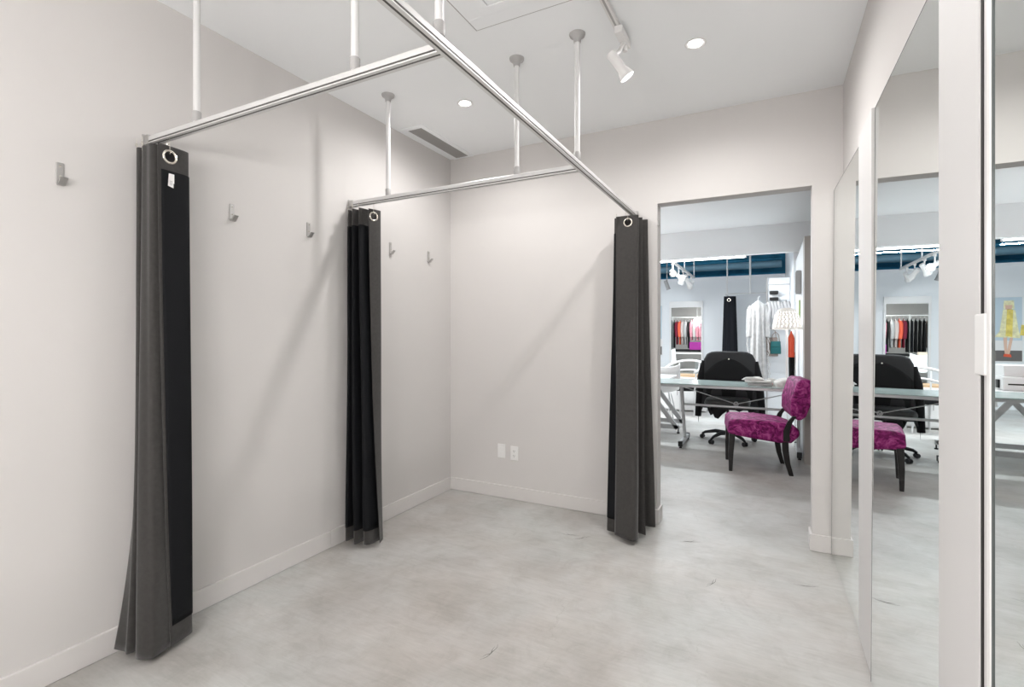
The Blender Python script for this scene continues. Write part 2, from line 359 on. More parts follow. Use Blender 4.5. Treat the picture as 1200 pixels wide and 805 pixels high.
# ------------------------------------------------------------------ curtains
def catmull(P, n):
    out = []
    for i in range(len(P)-1):
        p0, p1, p2, p3 = P[max(i-1, 0)], P[i], P[i+1], P[min(i+2, len(P)-1)]
        for k in range(n):
            t = k/n
            out.append(0.5*((2*p1)+(p2-p0)*t+(2*p0-5*p1+4*p2-p3)*t*t+(3*p1-p0-3*p2+p3)*t**3))
    out.append(P[-1]); return out
def curtain(label, top, bot, lining_left, ease, eye, ztop=2.168, zbot=0.028, wob=0.004, seed=1, tag_at=None, hem_l=0.03, hem_end=.03):
    """top/bot: plan points of the folded sheet in order. ease: how late each point flares out on the way down"""
    rnd = random.Random(seed)
    sub = 7
    T = catmull([Vector((a, b, 0)) for a, b in top], sub); B = catmull([Vector((a, b, 0)) for a, b in bot], sub)
    E = catmull([Vector((e, 0, 0)) for e in ease], sub)
    n = len(T)
    zs = [ztop - .006*k for k in range(22)]
    while zs[-1] > zbot+.16: zs.append(zs[-1]-.045)
    zs += [zbot+.10, zbot+.06, zbot+.03, zbot]
    ph = [rnd.uniform(0, 6.28) for _ in range(4)]
    rows = []
    for z in zs:
        s = (ztop-z)/(ztop-zbot); r = []
        for j in range(n):
            e = s**E[j].x
            p = T[j].lerp(B[j], e)
            q = j/n
            dx = wob*math.sin(7*s+ph[0]+9*q)*s; dy = wob*math.sin(5*s+ph[1]+11*q)*s
            p = Vector((p.x+dx, p.y+dy, z))
            if z < zbot+.07: p.z += .004*math.sin(14*q+ph[2])
            r.append(p)
        rows.append(r)
    t = thing('curtain', label, 'curtain', (T[n//2].x, T[n//2].y, 0), 0, 'charcoal fitting room curtains')
    off = Vector(t.location)
    # arc length along each row, for borders
    al = [0.0]
    for j in range(1, n): al.append(al[-1]+(rows[10][j]-rows[10][j-1]).length)
    tot = al[-1]
    ec = None
    if eye is not None:
        je = min(range(n), key=lambda j: abs(al[j]-(tot-eye))); ec = rows[0][je].copy(); ec.z = ztop-.047
        tan = (rows[8][min(je+2, n-1)]-rows[8][je-2]).normalized(); nrm = Vector((-tan.y, tan.x, 0))
    m = MB(); vs = [p-off for r in rows for p in r]; fs = []
    for i in range(len(rows)-1):
        for j in range(n-1):
            c = (rows[i][j]+rows[i+1][j+1])/2
            if ec is not None and (c-ec).length < .0215 and j > n-30: continue
            fs.append((i*n+j, i*n+j+1, (i+1)*n+j+1, (i+1)*n+j))
    m.add(vs, fs); me_o = m.build('curtain_fabric', M['linen'], t, smooth=80)
    so = me_o.modifiers.new('thickness', 'SOLIDIFY'); so.thickness = .0016; so.offset = 0
    # black lining on the inner face, inset from the hems
    sgn = 1 if lining_left else -1
    lt, lb = ztop-.118, zbot+.085
    m = MB(); vs = []; ids = [j for j in range(n) if al[j] > hem_l and al[j] < tot-hem_end]
    rr = [i for i, z in enumerate(zs) if z < lt+.02 and z > lb-.01]
    for a, i in enumerate(rr):
        for j in ids:
            tg = (rows[i][min(j+1, n-1)]-rows[i][max(j-1, 0)]); tg.z = 0; tg.normalize()
            p = rows[i][j]+Vector((-tg.y, tg.x, 0))*sgn*.0030
            if a == len(rr)-1: p.z = lb+.004*math.sin(14*j/n+ph[2])
            if a == 0: p.z = lt
            vs.append(p-off)
    k = len(ids); fs = [(a*k+j, a*k+j+1, (a+1)*k+j+1, (a+1)*k+j) for a in range(len(rr)-1) for j in range(k-1)]
    m.add(vs, fs); lo = m.build('curtain_lining', M['lining'], t, smooth=80)
    so = lo.modifiers.new('thickness', 'SOLIDIFY'); so.thickness = .0006; so.offset = 0
    if ec is not None:
        MB().torus(ec-off, nrm, .0265, .0055).build('eyelet', M['nickel'], t, smooth=60)
        # wire hook from the rail to the eyelet
        c = ec-off; zr = RZ-.020
        h = MB(); h.tube([(c.x, c.y, zr), (c.x, c.y, c.z+.03), (c.x+nrm.x*.007, c.y+nrm.y*.007, c.z+.018), (c.x, c.y, c.z+.012)], .0014, 8)
        h.build('hook', M['nickel'], t, smooth=60)
    for j in range(10, n-16, 14):
        c = rows[0][j]-off
        h = MB(); h.tube([(c.x, c.y, RZ-.019), (c.x, c.y, c.z-.02)], .0013, 6); h.torus((c.x, c.y, c.z+.012), (1, .4, 0), .006, .0012, 12, 6)
        h.build('hook', M['nickel'], t, smooth=60)
    if tag_at is not None:
        je = min(range(n), key=lambda j: abs(al[j]-(tot-tag_at)))
        c = rows[20][je]-off; tan = (rows[20][min(je+2, n-1)]-rows[20][je-2]).normalized(); nn = Vector((-tan.y, tan.x, 0))*sgn
        c += nn*.006
        g = MB()
        for (a0, a1, b0, b1, d) in ((-.014, .011, -.040, 0.0, 0.0), (-.010, .013, -.060, -.022, .0016)):
            g.rings([[c+tan*a+nn*(d+q)+Vector((0, 0, b)) for a, b in ((a0, b0), (a1, b0+.006), (a1-.003, b1), (a0, b1))] for q in (0, .0008)])
        tg = g.build('care_label', M['white'], t); tg['label'] = 'white care label sewn below the header'
        g = MB()
        for b in (-.034, -.041, -.048):
            g.rings([[c+tan*a+nn*(q+.0026)+Vector((0, 0, b+bb)) for a, bb in ((-.006, 0), (.006, .0006), (.006, .003), (-.006, .0024))] for q in (0, .0003)])
        g.build('label_print', M['slatgrey'], tg)
    return t
def bp(u, v): q = at(u, v, z=.03); return (q.x, q.y)

c1_top = [(-2.470, 1.225), (-2.462, 1.190), (-2.425, 1.190), (-2.430, 1.330), (-2.408, 1.330), (-2.415, 1.194), (-2.372, 1.184), (-2.325, 1.192),
          (-2.332, 1.312), (-2.303, 1.306), (-2.295, 1.186)]
c1_bot = [bp(132, 761), bp(146, 762), bp(156, 763), (-2.375, 1.30), (-2.345, 1.30), bp(159, 769), bp(174, 771), bp(187, 765), (-2.300, 1.31), bp(225, 742), bp(200, 758)]
curtain('charcoal curtain with large metal eyelet and white care label, nearest the camera', c1_top, c1_bot, True,
        [3.2, 3, 2.4, 2, 2, 1.6, 1.2, 1.2, 1.2, 1.3, 1.6], 0.050, seed=3, tag_at=0.052, hem_end=.010)
c2_top = [(-2.474, 2.475), (-2.462, 2.425), (-2.440, 2.415), (-2.438, 2.55), (-2.418, 2.55), (-2.408, 2.415), (-2.385, 2.405), (-2.382, 2.56), (-2.362, 2.56), (-2.352, 2.415), (-2.330, 2.408),
          (-2.322, 2.53), (-2.275, 2.520), (-2.298, 2.435)]
c2_bot = [(-2.462, 2.42), (-2.430, 2.375), (-2.405, 2.370), (-2.402, 2.50), (-2.378, 2.50), (-2.362, 2.37), (-2.332, 2.366), (-2.330, 2.51), (-2.300, 2.51), (-2.282, 2.385), (-2.245, 2.390),
          (-2.240, 2.49), bp(448, 631), bp(444, 636)]
curtain('charcoal curtain seen from its black lining side, against the left wall in the middle', c2_top, c2_bot, False, [1.4]*14, 0.034, seed=5)
c3_top = [(-.900, 3.628), (-.766, 3.575), (-.93, 3.555), (-.93, 3.525), (-.785, 3.492), (-.93, 3.475), (-.968, 3.452), (-.94, 3.432), (-.812, 3.422), (-.805, 3.400), (-.944, 3.398)]
c3_bot = [(-.90, 3.60), bp(768, 618), (-.95, 3.50), (-.95, 3.46), bp(757, 627), (-.94, 3.40), bp(711, 620), (-.93, 3.30), bp(746, 629), bp(741, 635), bp(721, 627)]
curtain('charcoal curtain hanging beside the doorway at the far end of the long rail', c3_top, c3_bot, False, [1.3]*11, 0.078, seed=8)

# ------------------------------------------------------------------ coat hooks
def coat_hook(y, label):
    t = thing('coat_hook', label, 'hook', (XL, y, 1.992), 0, 'coat hooks on the left wall')
    MB().box(0.0, .005, -.0125, .0125, -.042, .042).build('back_plate', M['steel'], t, bevel=.0015)
    m = MB(); pts = [(.004, -.040), (.016, -.042), (.040, -.018), (.043, -.021), (.018, -.048), (.004, -.047)]
    m.rings([[(a, y_, b) for a, b in pts] for y_ in (-.0125, .0125)]); m.build('prong', M['steel'], t, bevel=.001)
    for z in (.028, -.012):
        MB().tube([(.004, 0, z), (.0075, 0, z)], .0035, 10).build('screw', M['nickel'], t)
for y, l in ((.932, 'steel coat hook nearest the camera, left of the near curtain'), (1.640, 'steel coat hook just right of the near curtain'),
             (2.126, 'steel coat hook left of the middle curtain'), (2.862, 'steel coat hook just right of the middle curtain'),
             (3.327, 'steel coat hook nearest the far corner')):
    coat_hook(y, l)

# ------------------------------------------------------------------ wall plates
def wall_plate(name, x, z, label, outlet, cat):
    t = thing(name, label, cat, (x, YB, z))
    MB().box(-.035, .035, -.007, 0, -.057, .057).build('cover_plate', M['white'], t, bevel=.003)
    if outlet:
        f = MB().box(-.017, .017, -.010, -.006, -.034, .034).build('socket_face', M['white'], t, bevel=.002)
        for s in (-.019, .019):
            h = MB(); h.box(-.0075, -.0050, -.0108, -.0098, s-.003, s+.005); h.box(.0050, .0075, -.0108, -.0098, s-.003, s+.005)
            h.lathe([(.0025, 0), (.0025, .001)], n=8, mat=Matrix.Translation((0, -.0098, s-.009)) @ Matrix.Rotation(R(90), 4, 'X'))
            h.build('socket_slots', M['black'], f)
    else:
        MB().box(-.016, .016, -.0098, -.006, -.033, .033).build('blank_insert', M['white'], t, bevel=.002)
wall_plate('blank_wall_plate', -1.979, .388, 'blank white wall plate, left of the outlet', False, 'wall plate')
wall_plate('power_outlet', -1.859, .380, 'white double power outlet low on the back wall', True, 'outlet')

# ------------------------------------------------------------------ ceiling fittings
def downlight(x, y, label, power=P_DOWN):
    t = thing('recessed_downlight', label, 'light', (x, y, ZC), 0, 'recessed ceiling downlights')
    MB().lathe([(.052, -.001), (.054, -.004), (.046, -.007), (.036, -.002)], n=32).build('trim_ring', M['lampwhite'], t, smooth=40)
    MB().lathe([(.033, -.0030), (.034, -.0045)], n=28).build('lamp_lens', M['emit'], t)
    add_light('SPOT', t, (0, 0, -.012), power, WARM, .035, 171, .65)
downlight(-1.789, 2.79, 'recessed downlight above the far cubicle, left of the hanger poles')
downlight(-.346, 2.769, 'recessed downlight in front of the doorway, right of the track spotlight')
def globe(x, y, label):  # glowing globes added out of direct view as fill light
    t = thing('fill_globe', label, 'light', (x, y, ZC), 0, 'added fill globes')
    MB().lathe([(.07, 0), (.07, -.015), (.012, -.03), (.008, -.98), (.045, -1.00)], n=24).build('fitting', M['lampwhite'], t, smooth=40)
    MB().ball((0, 0, -1.11), .12, n=24, m=14).build('glass_globe', M['emit_fill'], t, smooth=60)
for x, y, l in ((-1.00, -.50, 'added fill globe behind the camera, beside the long curtain rail'), (-.45, -.60, 'added fill globe behind the camera, near the mirrored door'),
                (-.50, -1.30, 'added fill globe at the back of the room, on the right'), (-1.25, -1.25, 'added fill globe at the back of the room, on the left'),
                (-2.15, 6.30, 'added fill globe in the passage beyond the doorway, reflected in the far mirror')):  # the passage globe is added to brighten the bulkhead
    globe(x, y, l)
for x, y, l in ((-.5, 4.7, 'added recessed downlight just beyond the doorway lintel, lighting the bulkhead'), (-2.2, 4.9, 'added recessed downlight beyond the back wall, on the left')):
    downlight(x, y, l, P_MID_FILL)  # unseen downlights, added to brighten the bulkhead and the passage
# return air vent
t = thing('ceiling_vent', 'long grey slotted air vent with white frame in the ceiling corner', 'vent', (-2.348, 3.292, ZC))
m = MB(); m.box(-.100, -.062, -.362, .350, -.008, 0); m.box(.062, .100, -.362, .350, -.008, 0); m.box(-.062, .062, -.362, -.325, -.008, 0); m.box(-.062, .062, .325, .350, -.008, 0)
m.build('frame', M['ceil'], t, bevel=.002)
MB().box(-.062, .062, -.325, .325, -.0015, 0).build('vent_back', M['vent'], t)
for k in range(9):
    x = -.055+k*.01375
    MB().box(x-.0035, x+.0035, -.325, .325, -.0075, -.0015, ).build('slat', M['vent'], t)
# ceiling hatch
t = thing('ceiling_hatch', 'square white ceiling access hatch with stepped frame, cut by the top edge', 'hatch', (-.86, 1.70, ZC))
def sqring(a, b, z0, z1):
    m = MB(); m.box(-a, a, -a, -b, z0, z1); m.box(-a, a, b, a, z0, z1); m.box(-a, -b, -b, b, z0, z1); m.box(b, a, -b, b, z0, z1); return m
sqring(.445, .36, -.005, 0).build('frame', M['ceil'], t, bevel=.002)
sqring(.4525, .4445, -.0015, 0).build('shadow_gap', M['vent'], t)
sqring(.358, .30, -.011, 0).build('inner_frame', M['ceil'], t, bevel=.003)
MB().box(-.296, .296, -.296, .296, -.010, 0).build('hatch_panel', M['ceil'], t, bevel=.003)
# track and spotlights
t = thing('lighting_track', 'short white ceiling lighting track near the hatch', 'light track', (-.668, 0, ZC))
MB().box(-.016, .016, 1.10, 2.45, -.022, 0).build('track_body', M['lampwhite'], t, bevel=.002)
MB().box(-.0165, .0165, 2.45, 2.462, -.023, 0).build('end_cap', M['greyplastic'], t)
MB().box(-.005, .005, 1.10, 2.44, -.0225, -.021).build('track_groove', M['vent'], t)
def spothead(track_y, label, aim, body_at, power, axis_off=0):
    t = thing('track_spotlight', label, 'spotlight', (-.655, track_y, ZC-.022), 0, 'white spotlights on the ceiling track')
    o = Vector(t.location); b0 = Vector(body_at)-o; ax = (Vector(aim)-Vector(body_at)).normalized()
    MB().box(-.020, .020, -.085, .085, -.036, 0).build('adapter', M['lampwhite'], t, bevel=.004)
    a = MB(); a.tube([(0, .045, -.03), (0, .045, -.065)], .012, 14)
    a.build('adapter_knob', M['lampwhite'], t, smooth=40)
    y = MB(); y.tube([(0, .02, -.03), (b0.x*.5, .015+b0.y*.4, b0.z*.65), tuple(b0-ax*.005)], .010, 12); y.build('stem', M['lampwhite'], t, smooth=40)
    cb = MB(); cb.tube([(0, .03, -.032), (-.025, .03, -.06), (-.04, .01, -.075), tuple(b0+Vector((-.022, 0, .012)))], .0028, 8); cb.build('cable', M['greyplastic'], t, smooth=40)
    q = ax.to_track_quat('Z', 'Y').to_matrix().to_4x4(); T = Matrix.Translation(b0) @ q
    MB().lathe([(.020, -.02), (.0235, -.012), (.0235, .080), (.027, .085), (.036, .118), (.037, .122), (.034, .122), (.031, .112)], n=28, mat=T).build('lamp_body', M['lampwhite'], t, smooth=35)
    MB().lathe([(.032, .113), (.034, .121), (.026, .1255)], n=28, mat=T).build('lamp_lens', M['emit'], t)
    add_light('SPOT', t, tuple(b0+ax*.13), power, WARM, .02, 95, .35, target=tuple(b0+ax*2))
spothead(2.48, 'white cylindrical track spotlight tilted towards the mirrors', (at(742, 101, z=2.59)+Vector((0.0, -.05, 0))), at(718, 66, z=2.71), P_SPOT)
spothead(2.00, 'glaring track spotlight pointing at the camera, at the top edge', (-.10, .9, 1.9), (-.685, 1.99, 2.80), P_SPOT)

# ------------------------------------------------------------------ the shop beyond the doorway
YS = 7.86                        # bulkhead
struct('ceiling.001', MB().box(-6.1, 2.6, YB+0.06, YS+.12, ZC, ZC+.12), M['ceil'])
struct('trim_6', MB().box(-6.1, 2.6, YS, YS+.12, 2.49, ZC), M['ceil'])
struct('wall_far', MB().box(-6.1, .6, 12.0, 12.14, 0, 2.63), M['shopwall'])
struct('trim_7', MB().box(-6.1, .29, 11.985, 12.0, 2.565, 2.63), M['shopwall'])
struct('wall_right.001', MB().box(.295, .44, 7.985, 12.0, 0, 4.2).box(.325, .44, 6.25, 7.985, 0, 2.376), M['shopwall'])
struct('trim_8', MB().box(.322, .52, 6.02, 6.25, 0, 2.376), M['beigecol'])
struct('wall_right.002', MB().box(2.5, 2.6, YB2, YS, 0, ZC), M['wall'])
struct('wall_right.003', MB().box(.44, 2.6, 7.75, 7.86, 0, 2.49), M['wall'])
struct('wall_left.001', MB().box(-6.2, -6.1, YB, 15.2, 0, 4.2), M['shopwall'])
struct('wall_far.001', MB().box(-6.2, 2.6, 15.0, 15.1, 0, 4.2), M['bluewall'])
struct('ceiling.002', MB().box(-6.2, 2.6, YS+.12, 15.1, 4.1, 4.2), M['deck'])
# painted ducts and pipes under the deck
def pipe(y, z, r, mat, label):
    m = MB(); m.tube([(-6.0, y, z), (.25, y, z)], r, 20); o = m.build('ceiling_duct', mat, smooth=40); tag(o, label, 'duct', 'ducts above the far partition'); return o
pipe(13.2, 2.99, .085, M['bluepipe'], 'light blue round duct running above the far partition wall')
pipe(13.6, 2.76, .10, M['bluewall'], 'mid blue lower duct just above the far partition wall')
pipe(12.9, 3.30, .10, M['deck'], 'dark blue upper duct high behind the hanger rods')
pipe(13.4, 3.14, .05, M['bluewall'], 'thin blue pipe between the upper and light blue ducts')

# fluorescent tubes just behind the bulkhead
def tube_light(x0, x1, y, z, label, power):
    t = thing('fluorescent_batten', label, 'light', ((x0+x1)/2, y, z), 0, 'linear lights behind the bulkhead')
    h = (x1-x0)/2
    MB().box(-h, h, -.035, .035, .028, .065).build('housing', M['white'], t, bevel=.003)
    m = MB(); m.tube([(-h+.02, 0, 0), (h-.02, 0, 0)], .022, 14); m.build('tube', M['emit_cool'], t, smooth=40)
    for q in (-h, h-.03): MB().box(q, q+.03, -.02, .02, -.02, .03).build('end_cap', M['white'], t)
    for q in (-.6, .6):
        m = MB(); m.tube([(h*q, 0, .06), (h*q, 0, 4.1-z)], .004, 6); m.build('suspension_wire', M['white'], t)
    add_light('AREA', t, (0, 0, -.06), power, COOL, area=(2*h, .08))
    add_light('AREA', t, (0, 0, .09), P_TUBE_UP, COOL, area=(2*h, .08), target=(0, 0.3, 2))
tube_light(-1.75, -.31, 8.3, 2.53, 'glowing linear light behind the bulkhead, right-hand end piece', P_TUBE)
tube_light(-3.30, -1.85, 8.3, 2.53, 'glowing linear light behind the bulkhead, further left', P_TUBE)
tube_light(-4.85, -3.40, 8.3, 2.53, 'glowing linear light behind the bulkhead, seen only in the mirrored door', P_TUBE)

# shop track with spotlights
tx = -1.39
t = thing('lighting_track', 'white suspended lighting track in the shop with a row of spotlights', 'light track', (tx, 9.5, 2.52))
MB().box(-.018, .018, -1.5, 1.43, -.018, .018).build('track_body', M['lampwhite'], t)
for y in (-1.2, 0.1, 1.40):
    m = MB(); m.tube([(0, y, .018), (0, y, 1.58)], .011, 10); m.build('suspension_rod', M['lampwhite'], t, smooth=40)
def shop_spot(y, aim, label, lit=True):
    t = thing('track_spotlight', label, 'spotlight', (tx, y, 2.50), 0, 'spotlights on the suspended shop track')
    ax = Vector(aim).normalized(); b0 = Vector((0, 0, -.15))
    m = MB(); m.tube([(0, 0, 0), (0, 0, -.03)], .022, 10); m.tube([(0, 0, -.02), (0, 0, -.14)], .009, 8); m.build('stem', M['lampwhite'], t, smooth=40)
    T = Matrix.Translation(b0) @ ax.to_track_quat('Z', 'Y').to_matrix().to_4x4()
    MB().lathe([(.03, -.09), (.036, -.07), (.036, .03), (.060, .10), (.056, .10)], n=18, mat=T).build('lamp_body', M['lampwhite'] if lit else M['greyplastic'], t, smooth=35)
    MB().lathe([(.052, .088), (.054, .096), (.03, .101)], n=18, mat=T).build('lamp_lens', M['emit'], t)
    if lit: add_light('SPOT', t, tuple(b0+ax*.13), P_SHOPSPOT, COOL, .03, 80, .6, target=tuple(b0+ax*2))
for y, a, l, q in ((8.35, (.25, -1, -.35), 'nearest lit spotlight on the suspended shop track', True),
                   (8.95, (.7, -.8, -.5), 'second lit spotlight on the suspended shop track', True),
                   (9.45, (-.6, .4, -.9), 'lit spotlight in the middle of the suspended shop track', True),
                   (10.0, (.4, .9, -.7), 'lit spotlight tilted towards the far wall mirror', True),
                   (10.5, (-.5, .9, -.6), 'farthest lit spotlight on the suspended shop track', True)):
    shop_spot(y, a, l, q)
for x, l in ((-1.95, 'grey spotlight hanging left of the suspended shop track'), (-3.9, 'grey spotlight seen in the mirrored door')):
    t = thing('hanging_spotlight', l, 'spotlight', (x, 11.0, 4.1))
    m = MB(); m.tube([(0, 0, 0), (0, 0, -1.62)], .010, 8); m.build('stem', M['greyplastic'], t)
    T = Matrix.Translation((0, 0, -1.70)) @ Vector((.3, .3, -1)).to_track_quat('Z', 'Y').to_matrix().to_4x4()
    MB().lathe([(.035, -.10), (.04, -.09), (.04, .08), (.05, .10)], n=16, mat=T).build('lamp_body', M['greyplastic'], t, smooth=35)

# fitting room rail of the shop side: vertical rods from the deck and a rail with one curtain
t = thing('fitting_room_rail', 'slim silver curtain rail held by white rods in front of the far wall', 'curtain rail', (0, 11.5, 0))
m = MB(); m.tube([(-.83, 0, 2.20), (-.06, 0, 2.20)], .014, 10); m.tube([(-.83, 0, 2.20), (-.83, .48, 2.20)], .014, 10); m.build('rail', M['alu'], t, smooth=40)
for x in (-.80, -.36):
    m = MB(); m.tube([(x, 0, 2.20), (x, 0, 4.1)], .014 if x < -.5 else .02, 10); m.build('hanger_rod', M['lampwhite'], t, smooth=40)
m = MB()
rings = []
for i in range(13):
    s = i/12; z = 2.15-s*2.1; wd = .10+.055*s; r = []
    for k in range(36):
        a = 2*math.pi*k/36; f = 1+.22*math.cos(7*a+.4)
        r.append((wd*math.cos(a)*f*(1.0)-.75+.0, .5*wd*math.sin(a)*f, z))
    rings.append(r)
m.rings(rings); c = m.build('curtain', M['navy'], None, smooth=60); c.location = (0, 11.5, 0)
tag(c, 'narrow black curtain tied back on the far wall rail behind the office chair', 'curtain')
ey = MB(); ey.torus((-.76, -.085, 2.07), (0, 1, 0), .03, .009, 20, 6); ey.build('eyelet', M['nickel'], c)

# framed mirror on the far wall (it reflects the clothes rack that stands out of direct view)
t = thing('framed_mirror', 'white framed mirror on the far wall reflecting a clothes rack', 'mirror', (-1.70, 12.0, 0))
m = MB(); m.box(-.365, .365, -.05, 0, 1.96, 2.10); m.box(-.365, -.328, -.05, 0, .35, 1.96); m.box(.328, .365, -.05, 0, .35, 1.96); m.box(-.365, .365, -.05, 0, .30, .35)
m.build('frame', M['white'], t, bevel=.004)
MB().box(-.328, .328, -.02, -.004, .35, 1.96).build('mirror_glass', M['mirror'], t)

# poster panel on the far wall
t = thing('wall_poster', 'tall wall poster of a figure in a yellow dress with a yellow bag', 'poster', (-2.75, 12.0, 0))
MB().box(-.52, .52, -.02, 0, .86, 2.02).build('poster_board', M['white'], t)
MB().box(-.51, .51, -.023, -.019, 1.24, 2.01).build('poster_sky', M['posterblue'], t)
MB().box(-.51, .51, -.024, -.019, .87, 1.06).build('poster_base', M['darkgrey'], t)
def flat(pts, y, mat, name):
    m = MB(); m.rings([[(a, q, b) for a, b in pts] for q in (y, y-.002)]); return m.build(name, mat, t)
dx = -.33
flat([(dx-.09, 1.78), (dx+.07, 1.80), (dx+.12, 1.40), (dx+.19, 1.30), (dx-.16, 1.28), (dx-.13, 1.45)], -.024, M['paleyellow'], 'poster_dress')
flat([(dx-.06, 1.79), (dx+.02, 1.80), (dx+.04, 1.32), (dx-.05, 1.30)], -.0265, M['yellow'], 'poster_dress_stripe')
flat([(dx-.07, 1.95), (dx+.06, 1.95), (dx+.07, 1.81), (dx-.08, 1.80)], -.024, M['paleyellow'], 'poster_hat')
flat([(dx-.05, 1.87), (dx+.05, 1.87), (dx+.04, 1.79), (dx-.04, 1.79)], -.0265, M['skin'], 'poster_face')
flat([(dx-.06, 1.29), (dx-.02, 1.29), (dx+.03, .99), (dx-.01, .97)], -.025, M['skin'], 'poster_leg')
flat([(dx+.02, 1.29), (dx+.07, 1.29), (dx+.05, 1.0), (dx+.02, .98)], -.025, M['skin'], 'poster_leg')
flat([(dx-.03, .99), (dx+.06, 1.00), (dx+.07, .95), (dx-.04, .94)], -.027, M['coral'], 'poster_shoes')
flat([(dx-.27, 1.50), (dx-.17, 1.52), (dx-.15, 1.33), (dx-.30, 1.32)], -.024, M['yellow'], 'poster_bag')

# slatwall panel with shelf goods, right of the curtain
t = thing('slatwall_panel', 'white slatwall display panel standing behind the hanging white robe', 'display panel', (.13, 9.12, 0))
MB().box(-.165, .16, 0, .03, 0, 2.26).build('panel_board', M['shopwall'], t)
for k in range(12):
    z = 2.14-k*.165
    MB().box(-.150, .155, -.014, 0, z-.070, z+.070).build('slat', M['shopwall'], t)
MB().box(-.178, -.163, -.03, .04, 0, 2.27).build('edge_post', M['steel'], t)
MB().box(-.15, .155, -.018, -.012, 2.145, 2.156).build('hanging_bar', M['greyplastic'], t)
for k, (z, lb) in enumerate(((2.02, 'black folded sunglasses case on the slatwall, upper one'), (1.915, 'black folded sunglasses case on the slatwall, lower one'))):
    o = MB().box(-.085, .045, -.035, .035, -.028, .028).build('sunglasses_case', M['black'], None, bevel=.012); o.location = (.08, 9.065, z)
    tag(o, lb, 'case', 'black cases on the slatwall')
t = thing('wall_speaker', 'grey oblong wall speaker high on the right shop wall', 'speaker', (.325, 6.66, 0))
MB().box(-.055, 0, -.055, .10, 1.82, 2.09).build('speaker_cabinet', M['slatgrey'], t, bevel=.012)
MB().box(-.061, -.055, -.045, .09, 1.84, 2.07).build('speaker_grille', M['greyplastic'], t, bevel=.004)
o = MB().box(-.012, 0, -.07, .07, -.16, .16).build('green_card', M['green'], None); o.location = (.324, 6.90, 1.60)
tag(o, 'narrow lime green card on the right shop wall below the speaker', 'card')

# garments
def garment(name, label, cat, x, y, ztop, length, wid, mat, group=None, sleeves=True, parent_hanger=True, depth=.07, rz=0.0, seed=0, flare=1.15, hanger='white', thin=False):
    rnd = random.Random(seed); t = thing(name, label, cat, (x, y, ztop), rz, group)
    if thin: wid *= 1.0
    m = MB(); rings = []
    hw = wid/2
    prof = [(0.03, .22, .5), (0.0, .35, .6), (-.03, .75, .8), (-.06, .98, .9), (-.12, 1.0, 1.0), (-.30, .92, 1.0)]
    k = 6
    while True:
        z = -.30-(length-.30)*(k-5)/6
        prof.append((z, .92+(flare-.92)*(k-5)/6, 1.05)); k += 1
        if k > 11: break
    ph = rnd.uniform(0, 6)
    for i, (z, a, d) in enumerate(prof):
        r = []
        for q in range(40):
            th = 2*math.pi*q/40; f = 1+(.30*min(1, i/6))*math.cos(8*th+ph+.3*math.sin(i))
            r.append((hw*a*math.cos(th)*(1+.05*(f-1)), depth*d*math.sin(th)*f, z+(.012*math.sin(5*th+ph) if i == len(prof)-1 else 0)))
        rings.append(r)
    m.rings(rings); m.build('garment_body', mat, t, smooth=60)
    if sleeves:
        for s in (-1, 1):
            m = MB(); m.tube([(s*hw*.80, 0, -.055), (s*hw*1.02, .01, -.12), (s*hw*1.14, .015, -.32), (s*hw*1.18, 0, -.55)], [.045, .055, .05, .045], 12); m.build('sleeve', mat, t, smooth=60)
    h = MB(); h.tube([(0, 0, .03), (0, 0, .085), (.018, 0, .105), (.03, 0, .085)], .0035, 8); h.tube([(-hw*.85, 0, -.04), (0, 0, .035), (hw*.85, 0, -.04)], .006, 8)
    h.build('hanger', M['white'], t, smooth=60)
    return t
# white robe with fringe hanging on the post
rb = garment('hanging_robe', 'long white fringed robe hanging beside the slatwall panel', 'robe', -.165, 8.95, 1.86, 1.30, .22, M['robecloth'], depth=.08, seed=2, flare=1.25)
m = MB(); rnd = random.Random(4)
for s in (-1, 1):
    for k in range(26):
        z = -.12-k*.040; x = s*(.125+rnd.uniform(0, .02)); ln = rnd.uniform(.06, .12)
        m.tube([(x, -.02, z), (x+s*.02, -.03, z-ln*.5), (x+s*rnd.uniform(.0, .035), -.03, z-ln)], .0045, 5)
fr_ = m.build('fringe', M['whitecloth'], rb, smooth=60); fr_['kind'] = 'stuff'
# bundle of pale scarves at the slatwall top
t = thing('scarf_bundle', 'crumpled pale grey scarves draped across the slatwall above the lamp', 'scarf', (.10, 8.98, 1.78))
m = MB(); rnd = random.Random(9)
for k in range(7):
    x0 = -.14+k*.045; m.tube([(x0, 0, .05+rnd.uniform(-.03, .04)), (x0+.03, -.05, .07+rnd.uniform(-.02, .03)), (x0+.05, -.05, -.02), (x0+.03+rnd.uniform(-.02, .02), -.05, -.16-rnd.uniform(0, .1))], [.022, .03, .03, .018], 10)
m.build('scarf_cloth', M['greycloth'], t, smooth=60)
